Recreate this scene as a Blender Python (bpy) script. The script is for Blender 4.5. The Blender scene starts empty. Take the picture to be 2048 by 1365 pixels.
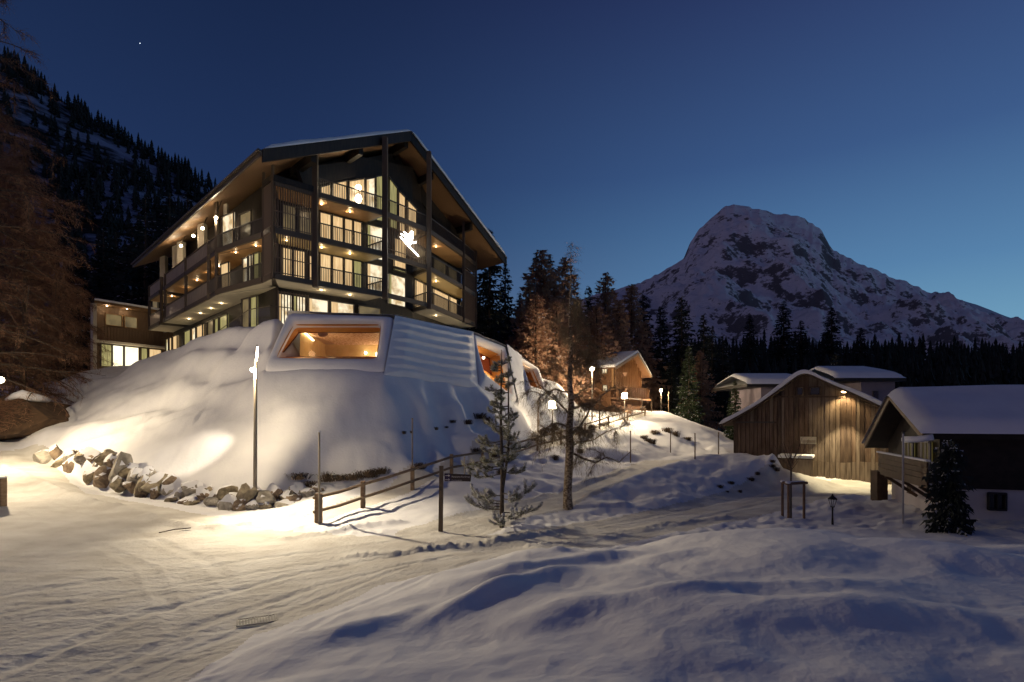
import bpy, bmesh, math, random
import numpy as np
from mathutils import Vector, noise as mnoise
from mathutils.geometry import delaunay_2d_cdt

random.seed(7); np.random.seed(7)
RND = random.Random(11)
S = bpy.context.scene
COL = S.collection
F, HOR, CX, CAMZ = 1146.0, 836.0, 1024.0, 4.0   # focal length in photo pixels, horizon row, centre column, eye height

# ------------------------------------------------------------------ camera
cam_d = bpy.data.cameras.new("camera"); cam = bpy.data.objects.new("camera", cam_d); COL.objects.link(cam)
cam.location = (0, 0, CAMZ); cam.rotation_euler = (math.radians(90), 0, 0)
cam_d.sensor_width = 36; cam_d.lens = F / 2048 * 36; cam_d.shift_y = (HOR - 682.5) / 2048
cam_d.clip_start = 0.1; cam_d.clip_end = 20000
S.camera = cam
# ------------------------------------------------------------------ sky: clear dusk, glow low in the north-east (right)
w = bpy.data.worlds.new("World"); S.world = w; w.use_nodes = True
nt = w.node_tree; N = nt.nodes; L = nt.links; N.clear()
def nd(tree, t, **kw):
    n = tree.nodes.new(t)
    for k, v in kw.items(): setattr(n, k, v)
    return n
out = nd(nt, 'ShaderNodeOutputWorld'); bg = nd(nt, 'ShaderNodeBackground'); tc = nd(nt, 'ShaderNodeTexCoord')
nrm = nd(nt, 'ShaderNodeVectorMath', operation='NORMALIZE'); sep = nd(nt, 'ShaderNodeSeparateXYZ')
L.new(tc.outputs['Generated'], nrm.inputs[0]); L.new(nrm.outputs[0], sep.inputs[0])
def ramp(tree, pts):
    r = nd(tree, 'ShaderNodeValToRGB'); e = r.color_ramp.elements
    while len(e) < len(pts): e.new(0.5)
    for i, (p, c) in enumerate(pts): e[i].position = p; e[i].color = (*c, 1)
    return r
cold = ramp(nt, [(0.0, (.085, .060, .115)), (.13, (.060, .054, .130)), (.30, (.016, .037, .112)), (.60, (.0085, .0185, .060)), (1, (.012, .0135, .040))])
glow = ramp(nt, [(0.0, (.290, .510, .620)), (.10, (.170, .365, .520)), (.22, (.095, .225, .410)), (.38, (.048, .108, .260)), (.60, (.026, .042, .135)), (1, (.012, .0135, .040))])
L.new(sep.outputs[2], cold.inputs[0]); L.new(sep.outputs[2], glow.inputs[0])
dt = nd(nt, 'ShaderNodeVectorMath', operation='DOT_PRODUCT'); dt.inputs[1].default_value = (math.sin(math.radians(62)), math.cos(math.radians(62)), 0)
L.new(nrm.outputs[0], dt.inputs[0])
mr = nd(nt, 'ShaderNodeMapRange', interpolation_type='SMOOTHSTEP'); mr.inputs[1].default_value = .02; mr.inputs[2].default_value = 1.0
L.new(dt.outputs['Value'], mr.inputs[0])
mx = nd(nt, 'ShaderNodeMixRGB'); L.new(mr.outputs[0], mx.inputs[0]); L.new(cold.outputs[0], mx.inputs[1]); L.new(glow.outputs[0], mx.inputs[2])
opp = ramp(nt, [(0.0, (.185, .148, .205)), (.18, (.135, .115, .180)), (.45, (.068, .063, .115)), (.75, (.027, .028, .065)), (1, (.012, .0135, .040))])   # mauve anti-twilight arch opposite the glow
L.new(sep.outputs[2], opp.inputs[0]); mr2 = nd(nt, 'ShaderNodeMapRange', interpolation_type='SMOOTHSTEP'); mr2.inputs[1].default_value = -.25; mr2.inputs[2].default_value = -.95
L.new(dt.outputs['Value'], mr2.inputs[0]); mx2 = nd(nt, 'ShaderNodeMixRGB'); L.new(mr2.outputs[0], mx2.inputs[0]); L.new(mx.outputs[0], mx2.inputs[1]); L.new(opp.outputs[0], mx2.inputs[2])
L.new(mx2.outputs[0], bg.inputs[0]); bg.inputs[1].default_value = 1.0
L.new(bg.outputs[0], out.inputs[0])
# ------------------------------------------------------------------ render settings
S.view_settings.view_transform = 'Standard'; S.view_settings.look = 'None'; S.view_settings.exposure = 0.0; S.view_settings.gamma = 1
S.view_settings.use_curve_mapping = False
S.cycles.use_denoising = True
try: S.cycles.denoiser = 'OPENIMAGEDENOISE'
except Exception: pass
S.cycles.max_bounces = 5; S.cycles.diffuse_bounces = 3; S.cycles.glossy_bounces = 2; S.cycles.transmission_bounces = 3; S.cycles.transparent_max_bounces = 6
S.cycles.sample_clamp_indirect = 3.0
S.cycles.caustics_reflective = False; S.cycles.caustics_refractive = False
EXPO = 1.0

# ================================================================== helpers
def P(px, py, Y=None, z=None):
    """photo pixel + distance (or height) -> world point"""
    if Y is None: Y = F * (CAMZ - z) / (py - HOR)
    return Vector(((px - CX) / F * Y, Y, CAMZ + (HOR - py) / F * Y))
MATS = {}
def mat(name, col, rough=.8, var=.0, scale=3.0, col2=None, bump=0.0, bscale=20.0, emit=None, estr=0.0, metal=0.0, stretch=None, spec=.3, detail=5.0, thresh=None):
    if name in MATS: return MATS[name]
    m = bpy.data.materials.new(name); m.use_nodes = True; t = m.node_tree; b = t.nodes['Principled BSDF']
    b.inputs['Roughness'].default_value = rough; b.inputs['Metallic'].default_value = metal
    b.inputs['Specular IOR Level'].default_value = spec
    b.inputs['Base Color'].default_value = (*col, 1)
    geo = nd(t, 'ShaderNodeTexCoord'); mp = nd(t, 'ShaderNodeMapping'); t.links.new(geo.outputs['Object'], mp.inputs[0])
    if stretch: mp.inputs['Scale'].default_value = stretch
    if col2 is not None:
        nz = nd(t, 'ShaderNodeTexNoise'); nz.inputs['Scale'].default_value = scale; nz.inputs['Detail'].default_value = detail
        t.links.new(mp.outputs[0], nz.inputs['Vector'])
        a, c = thresh or (.35, .65)
        r = ramp(t, [(a, col), (c, col2)]); t.links.new(nz.outputs[0], r.inputs[0]); t.links.new(r.outputs[0], b.inputs['Base Color'])
    if bump:
        n2 = nd(t, 'ShaderNodeTexNoise'); n2.inputs['Scale'].default_value = bscale; n2.inputs['Detail'].default_value = 5
        t.links.new(mp.outputs[0], n2.inputs['Vector'])
        bp = nd(t, 'ShaderNodeBump'); bp.inputs['Strength'].default_value = bump; bp.inputs['Distance'].default_value = .05
        t.links.new(n2.outputs[0], bp.inputs['Height']); t.links.new(bp.outputs[0], b.inputs['Normal'])
    if emit:
        b.inputs['Emission Color'].default_value = (*emit, 1); b.inputs['Emission Strength'].default_value = estr
    MATS[name] = m; return m
class MB:
    """collects faces; build() links ONE mesh object"""
    def __init__(s): s.v = []; s.f = []; s.mi = []
    def face(s, pts, mi=0):
        n = len(s.v); s.v += [tuple(p) for p in pts]; s.f.append(tuple(range(n, n + len(pts)))); s.mi.append(mi); return s
    def box8(s, c, mi=0):
        n = len(s.v); s.v += [tuple(p) for p in c]
        for f in ((0,3,2,1),(4,5,6,7),(0,1,5,4),(1,2,6,5),(2,3,7,6),(3,0,4,7)): s.f.append(tuple(n + i for i in f)); s.mi.append(mi)
        return s
    def box(s, x0, y0, z0, x1, y1, z1, mi=0):
        return s.box8([(x0,y0,z0),(x1,y0,z0),(x1,y1,z0),(x0,y1,z0),(x0,y0,z1),(x1,y0,z1),(x1,y1,z1),(x0,y1,z1)], mi)
    def bar(s, a, b, w, h, up=(0,0,1), mi=0, drop=0.0):
        a = Vector(a); b = Vector(b); d = (b - a).normalized(); u = Vector(up)
        if abs(d.dot(u)) > .98: u = Vector((0, 1, 0))
        r = d.cross(u).normalized(); u = r.cross(d).normalized()
        o = u * (-drop)
        c = [a - r*w/2 - u*h/2 + o, a + r*w/2 - u*h/2 + o, b + r*w/2 - u*h/2 + o, b - r*w/2 - u*h/2 + o,
             a - r*w/2 + u*h/2 + o, a + r*w/2 + u*h/2 + o, b + r*w/2 + u*h/2 + o, b - r*w/2 + u*h/2 + o]
        return s.box8(c, mi)
    def tube(s, pts, rad, n=6, mi=0, cap=True):
        pts = [Vector(p) for p in pts]
        if not hasattr(rad, '__len__'): rad = [rad] * len(pts)
        base = len(s.v); ref = Vector((.31, .17, .93))
        for i, p in enumerate(pts):
            d = (pts[min(i+1, len(pts)-1)] - pts[max(i-1, 0)]).normalized()
            if abs(d.dot(ref)) > .95: ref = Vector((.9, .2, .1))
            a = d.cross(ref).normalized(); b = d.cross(a)
            for k in range(n):
                t = 2*math.pi*k/n; s.v.append(tuple(p + (a*math.cos(t) + b*math.sin(t)) * rad[i]))
        for i in range(len(pts)-1):
            for k in range(n):
                s.f.append((base+i*n+k, base+i*n+(k+1)%n, base+(i+1)*n+(k+1)%n, base+(i+1)*n+k)); s.mi.append(mi)
        if cap:
            s.f.append(tuple(base+k for k in range(n))[::-1]); s.mi.append(mi)
            s.f.append(tuple(base+(len(pts)-1)*n+k for k in range(n))); s.mi.append(mi)
        return s
    def prism(s, poly, z0, z1, mi=0):
        """poly: list of (x,y); z0,z1 numbers or callables"""
        g = lambda z, p: z(p[0], p[1]) if callable(z) else z
        n = len(s.v); m = len(poly)
        s.v += [(p[0], p[1], g(z0, p)) for p in poly] + [(p[0], p[1], g(z1, p)) for p in poly]
        s.f.append(tuple(n+i for i in range(m))[::-1]); s.mi.append(mi); s.f.append(tuple(n+m+i for i in range(m))); s.mi.append(mi)
        for i in range(m): s.f.append((n+i, n+(i+1)%m, n+m+(i+1)%m, n+m+i)); s.mi.append(mi)
        return s
    def ball(s, c, r, n=8, m=5, mi=0, sq=(1,1,1)):
        base = len(s.v); c = Vector(c)
        for j in range(m+1):
            ph = math.pi*j/m
            for k in range(n):
                t = 2*math.pi*k/n
                s.v.append((c.x + r*sq[0]*math.sin(ph)*math.cos(t), c.y + r*sq[1]*math.sin(ph)*math.sin(t), c.z + r*sq[2]*math.cos(ph)))
        for j in range(m):
            for k in range(n): s.f.append((base+j*n+k, base+(j+1)*n+k, base+(j+1)*n+(k+1)%n, base+j*n+(k+1)%n)); s.mi.append(mi)
        return s
    def mesh(s, name, mats):
        me = bpy.data.meshes.new(name); me.from_pydata(s.v, [], s.f)
        for m in (mats if isinstance(mats, (list, tuple)) else [mats]): me.materials.append(m)
        if any(s.mi): me.polygons.foreach_set('material_index', s.mi)
        me.update(); return me
    def build(s, name, mats, parent=None, loc=None, smooth=False, bevel=0.0, kind=None, label=None):
        me = s.mesh(name, mats)
        if smooth: me.polygons.foreach_set('use_smooth', [True]*len(me.polygons))
        o = bpy.data.objects.new(name, me); COL.objects.link(o)
        if parent is not None: attach(o, parent)
        if loc is not None: o.location = loc
        if bevel:
            b = o.modifiers.new('bevel', 'BEVEL'); b.width = bevel; b.segments = 2; b.limit_method = 'ANGLE'
        if kind: o['kind'] = kind
        if label: o['label'] = label
        return o
def wpos(o):
    p = Vector(o.location)
    while o.parent is not None: o = o.parent; p = p + o.location
    return p
def attach(o, parent):
    """vertices are in world metres: cancel the parents' locations"""
    o.parent = parent; o.location = -wpos(parent)
def tag(o, label=None, cat=None, group=None, kind=None):
    if label: o['label'] = label
    if cat: o['category'] = cat
    if group: o['group'] = group
    if kind: o['kind'] = kind
    return o
def empty(name, loc, label=None, cat=None, group=None):
    o = bpy.data.objects.new(name, None); COL.objects.link(o); o.location = loc; o.empty_display_size = .3
    return tag(o, label, cat, group)
def copy_tree(o, parent=None):
    c = o.copy(); COL.objects.link(c); c.parent = parent
    for ch in list(o.children): copy_tree(ch, c)
    return c
def inst(mesh, name, parent=None, loc=(0,0,0), rz=0.0, sc=(1,1,1)):
    o = bpy.data.objects.new(name, mesh); COL.objects.link(o); o.parent = parent
    o.location = loc; o.rotation_euler = (0, 0, rz); o.scale = sc; return o
def fbm(x, y, s, o=4, seed=0.0):
    """value-noise fbm, numpy arrays"""
    r = np.zeros_like(x, dtype=float); a = 1.0; t = 0.0
    for k in range(o):
        r += a * vnoise(x/s + seed*7.3 + k*13.7, y/s - seed*3.1 + k*5.9); t += a; a *= .5; s = s/2
    return r / t
_perm = np.random.RandomState(3).rand(256, 256)
def vnoise(x, y):
    xi = np.floor(x).astype(int); yi = np.floor(y).astype(int); fx = x-xi; fy = y-yi
    fx = fx*fx*fx*(fx*(fx*6-15)+10); fy = fy*fy*fy*(fy*(fy*6-15)+10)
    g = lambda i, j: _perm[i % 256, j % 256]
    return ((g(xi,yi)*(1-fx)+g(xi+1,yi)*fx)*(1-fy) + (g(xi,yi+1)*(1-fx)+g(xi+1,yi+1)*fx)*fy)*2-1
def point_light(name, loc, power, col=(1,.78,.5), rad=.06, parent=None, spot=None, aim=None, blend=.5):
    d = bpy.data.lights.new(name, 'SPOT' if spot else 'POINT'); d.energy = power*EXPO; d.color = col; d.shadow_soft_size = rad
    o = bpy.data.objects.new(name, d); COL.objects.link(o)
    if spot:
        d.spot_size = math.radians(spot); d.spot_blend = blend
        o.rotation_euler = (Vector(aim) - Vector(loc)).to_track_quat('-Z', 'Y').to_euler()
    if parent is not None: o.parent = parent; o.location = Vector(loc) - wpos(parent)
    else: o.location = loc
    return o

# ================================================================== materials
def snow_mat(name, c1=(.77,.77,.80), c2=(.84,.84,.85), bump=.24, bs=9.0, fine=70.0):
    m = mat(name, c1, .75, col2=c2, scale=.8, spec=.2); t = m.node_tree; b = t.nodes['Principled BSDF']
    geo = nd(t, 'ShaderNodeTexCoord')
    n1 = nd(t, 'ShaderNodeTexNoise'); n1.inputs['Scale'].default_value = bs; n1.inputs['Detail'].default_value = 6
    n2 = nd(t, 'ShaderNodeTexNoise'); n2.inputs['Scale'].default_value = fine; n2.inputs['Detail'].default_value = 3
    t.links.new(geo.outputs['Object'], n1.inputs[0]); t.links.new(geo.outputs['Object'], n2.inputs[0])
    b1 = nd(t, 'ShaderNodeBump'); b1.inputs['Strength'].default_value = bump; b1.inputs['Distance'].default_value = .06
    b2 = nd(t, 'ShaderNodeBump'); b2.inputs['Strength'].default_value = bump*.8; b2.inputs['Distance'].default_value = .01
    t.links.new(n1.outputs[0], b1.inputs['Height']); t.links.new(n2.outputs[0], b2.inputs['Height']); t.links.new(b1.outputs[0], b2.inputs['Normal'])
    t.links.new(b2.outputs[0], b.inputs['Normal']); return m
SNOW = snow_mat('snow')
SNOWR = snow_mat('roof_snow', bump=.2, bs=4)
DWOOD = mat('dark_stained_wood', (.010,.008,.007), .55, col2=(.022,.016,.012), scale=6, stretch=(1,1,.2), bump=.2, bscale=30)
DMET = mat('dark_bronze_metal', (.06,.05,.04), .4, spec=.4)
POSTM = mat('brown_post_steel', (.075,.058,.042), .5)
CEIL = mat('larch_soffit_boards', (.36,.20,.085), .5, col2=(.46,.27,.12), scale=2.5, stretch=(1,6,1))
SOFF = mat('roof_soffit_boards', (.15,.085,.042), .6, col2=(.22,.13,.065), scale=4, stretch=(6,6,1), bump=.15, bscale=25)
PALEC = mat('pale_soffit_render', (.55,.50,.38), .7, col2=(.60,.55,.42), scale=2)
PANEL = mat('bronze_parapet_panel', (.30,.25,.18), .42, col2=(.40,.33,.24), scale=1.5, stretch=(3,3,1), metal=.3)
PLAST = mat('cream_render', (.50,.45,.36), .8, col2=(.56,.51,.42), scale=2)

def translucent(m, k=.45):
    t = m.node_tree; b = t.nodes['Principled BSDF']; o = [n for n in t.nodes if n.type == 'OUTPUT_MATERIAL'][0]
    tl = nd(t, 'ShaderNodeBsdfTranslucent'); mx_ = nd(t, 'ShaderNodeMixShader'); mx_.inputs[0].default_value = k
    c = b.inputs['Base Color']
    if c.is_linked: t.links.new(c.links[0].from_socket, tl.inputs[0])
    else: tl.inputs[0].default_value = c.default_value
    t.links.new(b.outputs[0], mx_.inputs[1]); t.links.new(tl.outputs[0], mx_.inputs[2]); t.links.new(mx_.outputs[0], o.inputs[0]); return m

# ================================================================== terrain: one triangulated set of surveyed points, rasterised on a fan grid
pts = []
def T(*rows):
    for r in rows:
        v = P(*r[:2], Y=r[2]); pts.append((v.x, v.y, v.z))
def TZ(*rows):
    for px, Y, z in rows: pts.append(((px-CX)/F*Y, Y, z))
def line(rows, n=4):
    """resample a visible line (px,py,Y) so that the triangulation keeps it as a crease"""
    for a, b in zip(rows, rows[1:]):
        A = P(a[0], a[1], Y=a[2]); B = P(b[0], b[1], Y=b[2])
        for i in range(n): q = A.lerp(B, i/n); pts.append(tuple(q))
    pts.append(tuple(P(rows[-1][0], rows[-1][1], Y=rows[-1][2])))
# road and lower road
TZ((-900,8,.5),(-400,9,.3),(-400,14,.4),(-400,21,.6),(-400,28,1.2),(0,8.4,.1),(300,8.6,0),(0,11,.2),(250,11,.05),(400,11,0),(0,16,.3),(150,16,.2),(350,16,.02),(500,15,0),
   (700,16,-.02),(850,17,0),(0,19.7,.5),(130,20,.35),(250,19,.15),(600,19.5,0),(750,19,0),(500,12.5,0),(620,12.5,0),(450,10,0),(330,9.3,0),(950,18.6,0),(880,19.8,.02))
line([(0,931,31),(92,971,27),(197,1008,24),(292,1029,22),(378,1058,19.8),(430,1063,19.7),(523,1045,21.6),(578,1036,22.6)])        # road edge
T((60,945,29.6),(150,985,26.2),(245,1011,23.6),(335,1036,21.4),(400,1048,20.7),(450,1040,21.6),(520,1032,22.6))               # plough berm above it
line([(40,905,35),(75,925,34),(130,945,32),(190,965,30),(260,985,28),(330,1000,26.3),(400,1010,25),(440,1020,24.2),(500,1022,24.3),(560,1012,24.9),(600,1002,25.5),(650,985,26.3)])
line([(40,890,36),(75,893,35),(130,898,33),(190,905,31.2),(260,922,29.2),(330,945,27.4),(400,958,26.1),(440,968,25.4),(500,980,25.3),(560,972,25.8),(600,964,26.4),(650,958,27)])
# the mound
T((0,888,37),(10,878,41),(95,838,43),(0,870,46),(60,870,38),(150,850,38),(250,855,34.5),(330,875,30.4),(380,895,28.2),(450,905,26.9),(520,912,26.6),(600,908,26.8),(700,915,27.4),(160,895,33.5),(250,900,31),
  (180,820,40),(300,828,35),(380,840,31.6),(450,845,29.6),(560,850,28),(640,856,27.9),(720,862,28.4),(790,872,29.4),(860,884,31.4),(780,895,28.7),(90,792,48),(100,800,46),(180,790,43),(250,785,40),(330,780,37.4),(400,782,34.4),(480,788,31.6),(560,790,29.8),(660,795,29.5),
  (760,798,30.0),(850,808,32.0),(930,822,34.2),(1000,836,36.8),(1060,846,41),(1105,842,46),(110,765,50),(180,738,54),(240,736,56),(300,712,46),(250,745,46),(350,695,44),(400,672,42),(450,656,40),(480,652,38.6),(530,690,34.0),(440,720,36.8),(330,740,41.0),(480,735,33.9),(512,735,32.6),(400,742,37.2))
line([(560,634,35),(545,650,34.2),(525,738,31.6)],2)
PAV = [(525,739,31.2),(640,738,31.2),(770,741,31.4),(860,750,34.4),(950,763,37.9),(1000,786,40.6),(1045,785,44.6),(1090,782,49)]
line(PAV,5)
for _r in [tuple(a+(b-a)*t for a, b in zip(q0, q1)) for q0, q1 in zip(PAV, PAV[1:]) for t in (0,.33,.66)]+[PAV[-1]]:
    _p = P(*_r[:2], Y=_r[2]); pts.append((_p.x*(1+1.3/_r[2]), _p.y+1.3, _p.z-.02))
# hotel terrace, ground inside the spa
for x, y, z in ((-12.5,34.8,5.8),(-6.5,36.6,5.6),(-3.5,41.5,5.4),(-1,45.5,5.2),(1.2,49.5,5.4),(-12,37,5.8),(-8.5,39.3,5.8),(-6,42,5.8),(-4,44.5,6),(-1.6,49,6),
                (-15.0,40.2,9.9),(-9.0,43.8,9.8),(-13.9,41.2,5.8),(-9.5,42.2,5.8),(-11.8,41.8,5.8),(-6.2,46.0,9.8),(-4,50,9.8),(-2,54,9.6),(-15.5,35.5,10.1),(-15.4,37.6,10.1),(-18,40,10.1),(-24,47,10),(-30,54,9.8),(-40,62,9.6),(-30,70,10),(-10,70,10),(2,62,8),(4,52,7.5)):
    pts.append((x, y, z))
# path with the fence
FENCE = [(637,1047,21.7),(726,1017,23.2),(825,981,26.3),(903,955,28.8),(965,936,31.3),(1022,918,34.5),(1075,904,38),(1122,890,42),(1170,873,46.5),(1217,855,51.5),(1255,842,56),(1290,832,60.5)]
line(FENCE, 3)
fw = [P(a, b, Y=c) for a, b, c in FENCE]
for i, p in enumerate(fw):
    d = (fw[min(i+1, len(fw)-1)] - fw[max(i-1, 0)]); d.z = 0; d.normalize(); n = Vector((-d.y, d.x, 0))
    q = p + n*1.5; pts.append((q.x, q.y, q.z + .02)); q = p + n*.7; pts.append((q.x, q.y, q.z - .02)); q = p + n*1.9; pts.append((q.x, q.y, q.z + .3))
    q = p - n*.6; pts.append((q.x, q.y, q.z - .05))
T((576,1078,18.9),(650,1062,20.3),(700,1045,21.4),(792,1040,22),(830,1020,23.2),(890,1000,24.6),(960,982,26.3),(1060,950,31),(1120,925,35),(1190,895,41),(1250,870,47),(1320,850,55),(1340,838,60),
  (1230,925,40),(1300,905,44),(1350,880,50),(1300,880,50))
# upper lane and the bank between the roads
line([(900,1052,21),(1000,1014,25),(1146,978,29.5),(1264,941,36),(1310,921,42),(1400,903,50)],3)
line([(940,1066,20.2),(1060,1030,22.4),(1130,1012,25.4),(1180,993,28.2),(1264,963,31.8),(1340,935,36),(1420,914,42)],3)
line([(1060,1045,21.6),(1136,1020,24.4),(1180,980,26.6),(1264,950,29.6),(1340,926,33),(1420,909,36),(1480,905,36),(1550,905,33.7)],3)
T((1170,1025,24.0),(1230,1005,25.6),(1300,985,27.4),(1380,968,29.6),(1450,955,31),(1530,945,32))
line([(1000,1078,18.9),(1050,1069,19.7),(1100,1063,20.2),(1200,1046,21.8),(1300,1031,23.5),(1400,1013,25.8),(1500,993,29),(1556,980,31.2)],3)
T((1566,935,33.2),(1572,965,34),(1480,945,32),(1350,985,27.5),(1250,1010,24.8))
TZ((1480,44,1.2),(1550,42,1.0),(1450,55,1.6),(1600,45,.1),(1600,35,.02),(1700,34,0),(1780,33,0),(1900,32,.1),(1500,26,.02),(1600,29,0),(1700,27,.1),(1800,24,.15),(1950,22,.2),(2100,21,.3),(1400,22,.0),(1300,20.5,0),
   (1200,19,0),(1100,18,0),(1560,22.5,0.02),(1650,21.6,.02),(1400,18.5,.05),(1550,18.5,.1),(1700,18,.15),(1850,17.5,.2),(2048,17,.25),(2300,18,.4),(1250,17,.05),(1000,17.2,0))
T((1330,822,64),(1390,850,60),(1430,888,52),(1370,870,55),(1420,900,48))
# snow pile in front
line([(400,1365,8.0),(480,1312,8.7),(600,1282,9.4),(700,1222,11),(800,1182,12.2),(900,1140,13.8),(985,1108,15.6),(1060,1098,16.4)],3)
line([(560,1300,8.4),(640,1292,8.6),(700,1250,9.6),(790,1200,10.9),(880,1160,12.2),(980,1122,13.8),(1060,1102,14.8),(1140,1096,14.9),(1200,1104,14.4),(1260,1112,13.8),(1320,1085,14.4),(1380,1062,14.8),(1480,1049,14.3),(1560,1047,13.9),(1650,1051,13.5),(1750,1070,12.9),(1850,1092,12.3),(1950,1100,12.2),(2048,1106,12)],2)
T((480,1365,7.4),(600,1345,7.5),(700,1320,7.6),(760,1365,6.8),(830,1290,8.4),(850,1240,9.6),(900,1320,7.6),(950,1200,10.6),(1020,1160,11.6),(1000,1260,8.8),(1100,1140,12.6),(1100,1190,10.3),(1080,1365,6.4),(1200,1150,12),(1180,1240,8.6),(1230,1220,8.7),
  (1330,1200,8.7),(1420,1189,8.8),(1520,1195,8.6),(1300,1160,11),(1400,1150,11),(1500,1120,11.6),(1600,1120,11.2),(1700,1120,11.2),(1650,1180,9),(1750,1250,7.4),(1500,1300,6.8),(1300,1300,7),(1800,1140,10.4),(1950,1150,10.2),(2048,1180,9.2),(2048,1300,6.8),(1900,1250,7.4))
TZ((-900,2,1.0),(0,2,.9),(1024,2,1.6),(2048,2,1.3),(2900,2,1.2),(1024,5,1.1),(1500,5,1.2),(2048,5,1.2),(600,6,.8),(2800,7,1.2),(2500,12,.9),(2700,20,.6),(0,4,.4),(-600,4.5,.5),(300,5.5,.3),(-900,14,.6),(-900,30,2.0))
# beyond
TZ((-900,45,5),(-900,130,12),(0,60,7),(-200,44,3.5),(-200,34,2.0),(0,52,5.2),(0,130,14),(300,130,12),(700,130,9),(1024,85,5.5),(1024,130,5),(1150,68,5),(1250,72,4.6),(1300,90,4),(1400,80,1.8),(1500,70,1.0),(1700,70,.6),(2048,60,.8),(2048,130,1),(2900,40,1.5),(2900,130,2),(1500,130,1.5),
   (1800,45,.3),(2048,35,.5),(1180,62,4.9),(1100,58,6.0))
pa = np.array(pts); _, ix = np.unique(np.round(pa[:, :2], 2), axis=0, return_index=True); pa = pa[ix]
res = delaunay_2d_cdt([Vector((p[0], p[1])) for p in pa], [], [], 0, 1e-5)
tris = np.array([t for t in res[2] if len(t) == 3]); tv = np.array([[v.x, v.y] for v in res[0]]); src = [i[0] if i else 0 for i in res[3]]; tz = pa[src, 2]
NU, NV = 760, 560
uu = np.linspace(-1.3, 1.3, NU); vv = np.exp(np.linspace(math.log(2.4), math.log(129), NV))
U, V = np.meshgrid(uu, vv); GX = U*V; GY = V.copy(); GZ = np.full(GX.shape, np.nan)
for a, b, c in tris:
    (x0,y0),(x1,y1),(x2,y2) = tv[a], tv[b], tv[c]
    lo, hi = min(y0,y1,y2), max(y0,y1,y2)
    r0 = np.searchsorted(vv, lo); r1 = np.searchsorted(vv, hi)
    if r1 <= r0: r0 = max(0, r0-1); r1 = r0+1
    us = [x0/max(y0,.5), x1/max(y1,.5), x2/max(y2,.5)]
    c0 = max(0, np.searchsorted(uu, min(us))-1); c1 = min(NU, np.searchsorted(uu, max(us))+1)
    if c1 <= c0: continue
    X = GX[r0:r1, c0:c1]; Yy = GY[r0:r1, c0:c1]
    den = (y1-y2)*(x0-x2)+(x2-x1)*(y0-y2)
    if abs(den) < 1e-9: continue
    l0 = ((y1-y2)*(X-x2)+(x2-x1)*(Yy-y2))/den; l1 = ((y2-y0)*(X-x2)+(x0-x2)*(Yy-y2))/den; l2 = 1-l0-l1
    m = (l0 >= -1e-6) & (l1 >= -1e-6) & (l2 >= -1e-6)
    sub = GZ[r0:r1, c0:c1]; sub[m] = (l0*tz[a]+l1*tz[b]+l2*tz[c])[m]
for r in range(NV):      # outside the hull: nearest known value on the row
    row = GZ[r]; ok = ~np.isnan(row)
    if ok.any(): GZ[r] = np.interp(uu, uu[ok], row[ok])
    else: GZ[r] = GZ[r-1] if r else .8
if np.isnan(GZ[0]).any(): GZ[0] = .8
def blur(Z, k):
    g = np.exp(-.5*(np.arange(-3*k, 3*k+1)/k)**2); g /= g.sum()
    Zp = np.pad(Z, ((3*k,3*k),(0,0)), 'edge'); Z = sum(g[i]*Zp[i:i+Z.shape[0]] for i in range(len(g)))
    Zp = np.pad(Z, ((0,0),(3*k,3*k)), 'edge'); return sum(g[i]*Zp[:, i:i+Z.shape[1]] for i in range(len(g)))
def blur2(Z, kv, ku):
    def g_(k): g = np.exp(-.5*(np.arange(-3*k, 3*k+1)/k)**2); return g/g.sum()
    g = g_(kv); Zp = np.pad(Z, ((3*kv,3*kv),(0,0)), 'edge'); Z = sum(g[i]*Zp[i:i+Z.shape[0]] for i in range(len(g)))
    g = g_(ku); Zp = np.pad(Z, ((0,0),(3*ku,3*ku)), 'edge'); return sum(g[i]*Zp[:, i:i+Z.shape[1]] for i in range(len(g)))
Zs = blur(GZ, 1); Zw = blur(GZ, 10); Zm = blur2(GZ, 3, 14)
near = np.clip((16.5-GY)/3, 0, 1); GZ = Zs*(1-near) + Zw*near
mm_ = np.clip((GY-26.0)/1.2, 0, 1)*np.clip((-3-GX)/3, 0, 1)*np.clip((GX+30)/4, 0, 1)*np.clip((30.6-GY)/.9+ (GX < -17)*4*np.clip((38-GY)/2,0,1), 0, 1)*np.clip((GZ-.9)/.6, 0, 1)
GZ = GZ*(1-mm_) + Zm*mm_
# masks in metres
PXg = U*F + CX
def poly_mask(poly, soft=1.0):
    """signed soft mask from a world-space polyline corridor: list of (x,y,halfwidth)"""
    D = np.full(GX.shape, 1e9)
    for (ax, ay, aw), (bx, by, bw) in zip(poly, poly[1:]):
        dx, dy = bx-ax, by-ay; t = np.clip(((GX-ax)*dx+(GY-ay)*dy)/(dx*dx+dy*dy), 0, 1)
        D = np.minimum(D, np.hypot(GX-ax-t*dx, GY-ay-t*dy) - (aw+(bw-aw)*t))
    return np.clip(.5 - D/soft, 0, 1)
RW = lambda px, py, z=0.0: (P(px, py, z=z).x, P(px, py, z=z).y)
road_c = [(*RW(-300,1300,.3),6),(*RW(0,1180,.2),5),(*RW(400,1130),4.5),(*RW(800,1120),3.0),(*RW(1050,1092),1.9),(*RW(1250,1058),1.7),(*RW(1450,1020),1.8),(*RW(1600,985),2.2),(*RW(1750,978),3)]
road_l = [(-30,33,2.5),(-22,24,3.5),(-14,18,5),(-8,14,5)]
lane = [(*RW(880,1068),1.5),(*RW(1040,1022,.1),1.3),(*RW(1160,988,.35),1.3),(*RW(1264,952,.6),1.4),(*RW(1330,925,.9),1.8)]
path = [(q.x-.3, q.y+.8, .8) for q in fw]
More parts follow.
